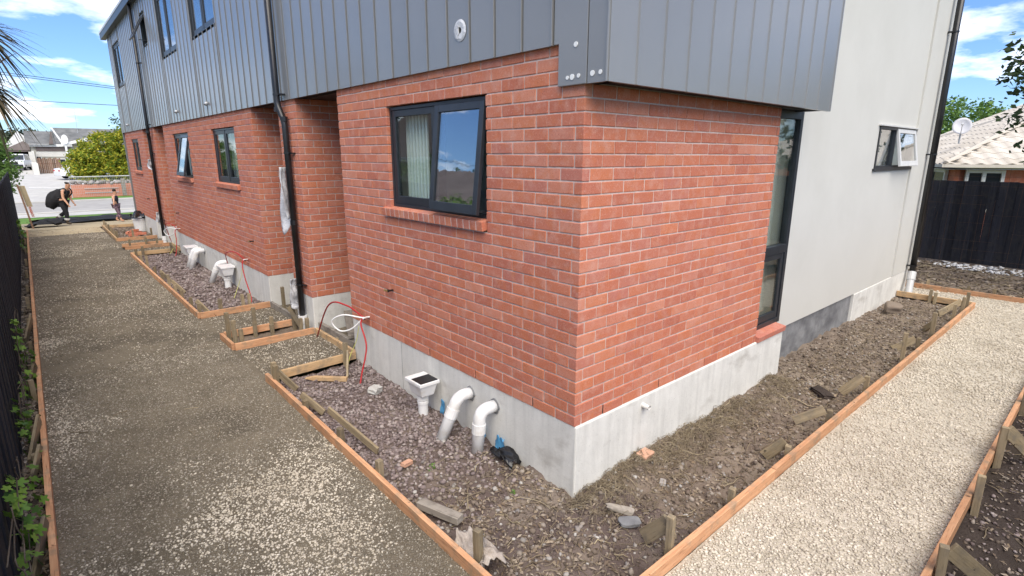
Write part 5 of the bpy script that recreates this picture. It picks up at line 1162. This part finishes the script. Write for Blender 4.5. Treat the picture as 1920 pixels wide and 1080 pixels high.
J2 = [(0,0,.90),(.01,0,1.06),(.02,0,1.28),(.03,0,1.42),(.04,0,1.48),(.05,0,1.66), (.02,.18,1.34),(-.10,.30,1.14),(-.12,.40,.98),(-.12,.44,.92), (.02,-.18,1.34),(.10,-.36,1.16),(.16,-.52,1.04),(.18,-.58,1.0), (0,.09,.86),(.06,.10,.47),(-.12,.10,.10),(-.0,.10,.05), (0,-.09,.86),(.12,-.10,.47),(.20,-.10,.07),(.34,-.10,.05)]
p2, k2 = person('child with hair bun, dark sleeveless top and patterned leggings walking right', (-.24, 23.2, -.62), math.radians(-30), .70, J2, dict(top='navy_cloth', trousers='print_cloth', boot='skin', bun=True))

# ---------------------------------------------------------------- bits at the far end of the driveway
t = thing('site_sign', 'leaning plywood site sign with red notice at left fence end', 'sign', (-2.75, 21.9, -.5))
MB().beam((-2.70, 21.9, .18), (-2.80, 21.9, .86), .03, .42, (0.3, -.95, 0)).build('panel', 'ply', t); plank('post', (-2.72, 21.95, -.6), (-2.90, 21.95, .9), .06, .05, 'brown_paling', t)
MB().beam((-2.66, 21.86, -.16), (-2.71, 21.86, .18), .012, .20, (0.3, -.95, 0)).build('red_notice', 'paper_red', t)
o = crumple('black_mesh_sheet', 'black windbreak mesh lying crumpled across far end', 'mesh', (-1.0, 26.4, -.76), (3.2, 2.2, .35), 'black_cloth', 21, 24, .35)
o = crumple('black_mesh_sheet', 'black mesh roll near site sign', 'mesh', (-2.35, 23.2, -.52), (1.0, 1.4, .35), 'black_cloth', 23, 16, .5)
t = thing('paint_bucket', 'white bucket with black bag on top beside farthest footing', 'bucket', (-.13, 18.6, -.52))
m = MB(); m.tube([(-.13, 18.6, -.52), (-.13, 18.6, -.12)], [.15, .19], 18); m.build('pail', 'white_pvc', t); m = MB(); m.tube([(-.13, 18.6, -.15), (-.13, 18.6, -.11)], .2, 18); m.build('rim', 'white_pvc', t)
crumple('black_bag', 'black plastic bag slumped on white bucket', 'bag', (-.12, 18.55, -.02), (.42, .5, .35), 'black_plastic', 31, 14, .6)
for i, (x, y, z, r) in enumerate(((-.45, 17.6, -.47, .2), (-.30, 17.8, -.47, .9), (-.40, 17.7, -.39, .5), (-.55, 17.95, -.47, 1.2), (-.25, 17.5, -.47, -.3), (-.5, 17.3, -.47, .1))):
    o = bpy.data.objects.new('loose_brick', BM[i]); COL.objects.link(o); o.location = (x, y, z); o.rotation_euler = (0, 0, r); tag(o, ['loose red brick at near left of pile by bucket', 'loose red brick nearest the bucket', 'loose red brick lying on top of pile', 'loose red brick farthest left in pile', 'loose red brick close to footing', 'loose red brick nearest camera in pile'][i], 'brick', 'loose bricks by the bucket')

# ---------------------------------------------------------------- across the street
t = thing('mesh_barrier', 'galvanised mesh barrier panel before low brick wall across street', 'barrier', (1.0, 43.3, -.9))
m = MB()
for i in range(44): x = -.55+i*.1; m.beam((x, 43.3, -.82), (x, 43.3, .42), .008, .008, (0, 1, 0))
for i in range(8): m.beam((-.55, 43.296, -.80+i*.17), (3.75, 43.296, -.80+i*.17), .008, .008)
m.build('mesh_wires', 'galvanised', t); m = MB(); m.tube([(-.55, 43.3, -.9), (-.55, 43.3, .43), (3.75, 43.3, .46), (3.75, 43.3, -.9)], .03, 8); m.tube([(-2.6, 43.5, -.2), (-.55, 43.3, -.28)], .03, 6); m.build('tube_frame', 'galvanised', t)
plank('concrete_post', (2.35, 44.0, -.9), (2.35, 44.0, .25), .22, .2, 'grey_wood'); tag(bpy.data.objects['concrete_post'], 'squat grey gate post in low brick wall', 'post')
w = MB().box(-.6, 7, 44.5, 44.8, -.95, -.12).build('low_brick_wall', 'brick_clay'); at(w, (3, 44.6, -.95)); tag(w, 'low red brick garden wall across street', 'wall')
MB().box(.2, 2.1, 44.46, 44.505, -.42, -.38).build('ledge', 'pale_concrete', w); MB().box(.2, 2.1, 44.46, 44.505, -.68, -.64).build('ledge', 'pale_concrete', w)
x, y = scatter(90, -.5, 4, 44.5, 45.3); stones('rockery_stones', np.stack([x, y, np.full(90, -.05)+RNG.uniform(-.05, .12, 90)], -1), RNG.uniform(.15, .4, 90), 'river_stone')
# cars
def car(name, label, c, yaw, prof, win, wheels, width, mat='car_white', lamp=True):
    t = thing(name, label, 'car', c); cy, sy = math.cos(yaw), math.sin(yaw)
    def tf(p): return (p[0]*cy-p[1]*sy+c[0], p[0]*sy+p[1]*cy+c[1], p[2]+c[2])
    def ext(poly, w0, w1, nm, mt, bev=0, taper=0):
        m = MB(); m.prism([(q[0], q[1]) for q in poly], 1, w0, w1); m.v = [tf((p[0], p[1]*(1-taper*max(0, p[2]-.8)), p[2])) for p in m.v]; return m.build(nm, mt, t, bevel=bev)
    ext(prof, -width/2, width/2, 'body', mat, .05, .28)
    for i, q in enumerate(win): ext(q, -width/2-.012, width/2+.012, 'side_glass', 'car_glass', 0, .28)
    for x in wheels:
        for s in (-1, 1):
            m = MB(); m.tube([(x, s*(width/2-.2), .31), (x, s*(width/2+.01), .31)], .31, 18); m.v = [tf(p) for p in m.v]; wh = m.build('wheel', 'rubber', t); m = MB(); m.tube([(x, s*(width/2), .31), (x, s*(width/2+.022), .31)], .19, 14); m.v = [tf(p) for p in m.v]; m.build('rim', 'galvanised', wh)
    x0 = min(q[0] for q in prof); x1 = max(q[0] for q in prof)
    for s in (-1, 1):
        for x, mt, nm in ((x0, 'lamp_red', 'tail_lamp'), (x1, 'steel_dish', 'headlamp')):
            m = MB(); m.box(x-.015, x+.03 if x == x0 else x+.015, s*(width/2-.35), s*(width/2-.08), .68, .82); m.v = [tf(p) for p in m.v]; m.build(nm, mt, t)
    return t, ext
SED = [(-2.2, .28), (-2.25, .62), (-2.18, .92), (-1.55, 1.0), (-1.0, 1.42), (.35, 1.45), (1.05, .98), (2.05, .82), (2.2, .6), (2.2, .28)]
car('white_car', 'white hatchback parked beside yellow green tree across street', (1.7, 62.5, -.88+.55), math.radians(14), SED, [[(-1.42, 1.0), (-.95, 1.36), (-.3, 1.38), (-.3, 1.0)], [(-.22, 1.0), (-.22, 1.38), (.3, 1.38), (.92, 1.0)]], (-1.4, 1.35), 1.72)
SUV = [(-2.1, .35), (-2.15, .9), (-2.0, 1.7), (.3, 1.75), (.95, 1.12), (2.0, 1.0), (2.15, .7), (2.1, .35)]
t, ext = car('white_suv', 'white off-road vehicle parked under dark carport', (-3.05, 79.5, .12), math.radians(-100), SUV, [[(-1.9, 1.12), (-1.8, 1.62), (-.6, 1.65), (-.6, 1.12)], [(-.5, 1.12), (-.5, 1.65), (.25, 1.65), (.78, 1.12)]], (-1.35, 1.35), 1.8)
def tfs(p, c=(-3.05, 79.5, .12), a=math.radians(-100)): return (p[0]*math.cos(a)-p[1]*math.sin(a)+c[0], p[0]*math.sin(a)+p[1]*math.cos(a)+c[1], p[2]+c[2])
m = MB(); m.box(2.1, 2.22, -.8, .8, .38, .62); m.box(2.1, 2.2, -.42, .42, .66, .92); m.v = [tfs(p) for p in m.v]; m.build('grille', 'rubber', t)
m = MB(); m.face((.45, -.68, 1.62), (.45, .68, 1.62), (1.02, .75, 1.16), (1.02, -.75, 1.16)); m.v = [tfs((p[0]+.02, p[1], p[2]+.02)) for p in m.v]; m.build('windscreen', 'car_glass', t)
# house across the street: white gable, carport, grey roofs
t = thing('far_house', 'white and grey house with steep grey roofs and carport across street', 'house', (0, 84, .1))
def bx(nm, mt, x0, x1, y0, y1, z0, z1, par=t): return MB().box(x0, x1, y0, y1, z0, z1).build(nm, mt, par)
bx('wall', 'weatherboard', -1.6, 10, 84.4, 92, .0, 2.9); bx('wall', 'pale_wall', -1.95, -1.45, 82.4, 88, .0, 2.2)
bx('dark_eave', 'brown_board', -1.2, 2.0, 84.2, 84.4, 2.2, 2.75); bx('fascia', 'painted_white', -1.9, 2.2, 83.9, 84.1, 2.72, 3.0); bx('band', 'pale_wall', -1.3, 2.0, 84.25, 84.39, 1.55, 2.15)
for x0, x1, z0, z1 in ((-1.35, -.85, .9, 1.9), (.35, 1.35, .55, 1.3)):
    w = bx('window', 'painted_white', x0, x1, 84.3, 84.41, z0, z1); MB().box(x0+.06, x1-.06, 84.27, 84.31, z0+.06, z1-.06).build('pane', 'car_glass', w)
MB().prism([(83.7, 2.9), (88.5, 4.6), (92.6, 2.9)], 0, -2.0, .7).build('roof', 'grey_roof', t)
MB().prism([(83.9, 3.0), (88.4, 5.05), (92.6, 3.0)], 0, .72, 9.5).build('roof', 'grey_roof', t)
MB().prism([(.45, 4.9), (.62, 4.9), (1.5, 2.95), (1.28, 2.95)], 1, 83.6, 83.9).build('barge_board', 'painted_white', t); MB().prism([(.05, 3.0), (.47, 4.75), (.47, 3.0)], 1, 83.75, 83.9).build('gable_shadow_board', 'brown_board', t)
MB().beam((1.2, 83.6, 2.95), (4.2, 82.6, 3.75), .15, .3).build('raking_beam', 'painted_white', t)
bx('post', 'painted_white', 1.45, 1.65, 83.2, 83.4, 0, 3.0)
MB().prism([(-4.2, 2.6), (-2.55, 4.6), (-1.85, 3.9), (-1.85, 2.6)], 1, 90, 92).build('white_gable', 'painted_white', t)
MB().prism([(-4.1, 2.2), (-3.7, 2.5), (-2.2, 3.3), (-1.75, 2.9), (-1.75, 2.2)], 1, 82.4, 82.7).build('carport_gable', 'brown_board', t)
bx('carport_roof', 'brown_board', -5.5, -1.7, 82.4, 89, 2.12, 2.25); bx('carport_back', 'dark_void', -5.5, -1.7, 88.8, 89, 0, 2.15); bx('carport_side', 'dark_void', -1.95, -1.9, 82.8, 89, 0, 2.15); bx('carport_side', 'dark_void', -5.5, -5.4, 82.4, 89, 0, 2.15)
bx('carport_floor', 'pale_concrete', -5.5, -1.9, 82.2, 89, -.2, .21)
t2 = thing('satellite_dish', 'pale satellite dish on far grey roof', 'dish', (1.6, 83.3, 3.0)); m = MB(); rg = [(math.cos(2*math.pi*i/18)*.32, math.sin(2*math.pi*i/18)*.55) for i in range(18)]; m.prism([(1.55+a[0], 3.55+a[1]) for a in rg], 1, 83.0, 83.05); m.build('reflector', 'painted_white', t2); MB().tube([(1.6, 83.1, 3.3), (1.6, 83.4, 2.9)], .03, 6).build('mast', 'galvanised', t2)
m = MB(); m.tube([(3.1, 86, 4.4), (3.15, 86, 7.2)], .025, 6); o = m.build('aerial_mast', 'galvanised'); at(o, (3.1, 86, 4.4)); tag(o, 'thin aerial mast above far grey roof', 'mast')
t = thing('wooden_gate', 'weathered brown paling gate beside far driveway', 'gate', (-.7, 72, -.1)); n = 13
for i in range(n): x = -1.45+i*.145; plank('paling', (x, 72+.03*(i % 2), -.15), (x, 72+.03*(i % 2), 1.45+.06*math.sin(i*2.1)), .13, .025, 'brown_paling', t, upv=(0, 1, 0))
plank('rail', (-1.5, 72.06, .9), (.4, 72.06, .9), .05, .08, 'brown_paling', t)
w = MB().box(-1.95, -1.5, 70.5, 80, -.3, .95).build('side_wall', 'pale_wall'); at(w, (-1.7, 75, -.2)); tag(w, 'pale side wall beside far driveway', 'wall')
# power lines
for i, (z0, z1, lb) in enumerate(((5.0, 4.74, 'upper overhead power line above street'), (4.92, 4.66, 'second overhead power line just below top one'), (3.98, 3.96, 'lowest overhead line above street'))):
    pts = [(-26+52*j/24, 28, z0+(z1-z0)*((-26+52*j/24)+2.8)/3.6*.5+.0) for j in range(25)]
    pts = [(p[0], p[1], max(p[2], z1-1)) for p in pts]; o = MB().tube([(-26, 28, z0+(z0-z1)*3.0+.2), (-2.8, 28, z0), (.8, 28, z1), (8, 28, z1-.2), (26, 28, z1+.3)], .012, 6).build('power_line', 'cable_dark', smooth=True); at(o, (0, 28, z1)); tag(o, lb, 'cable', 'overhead lines')
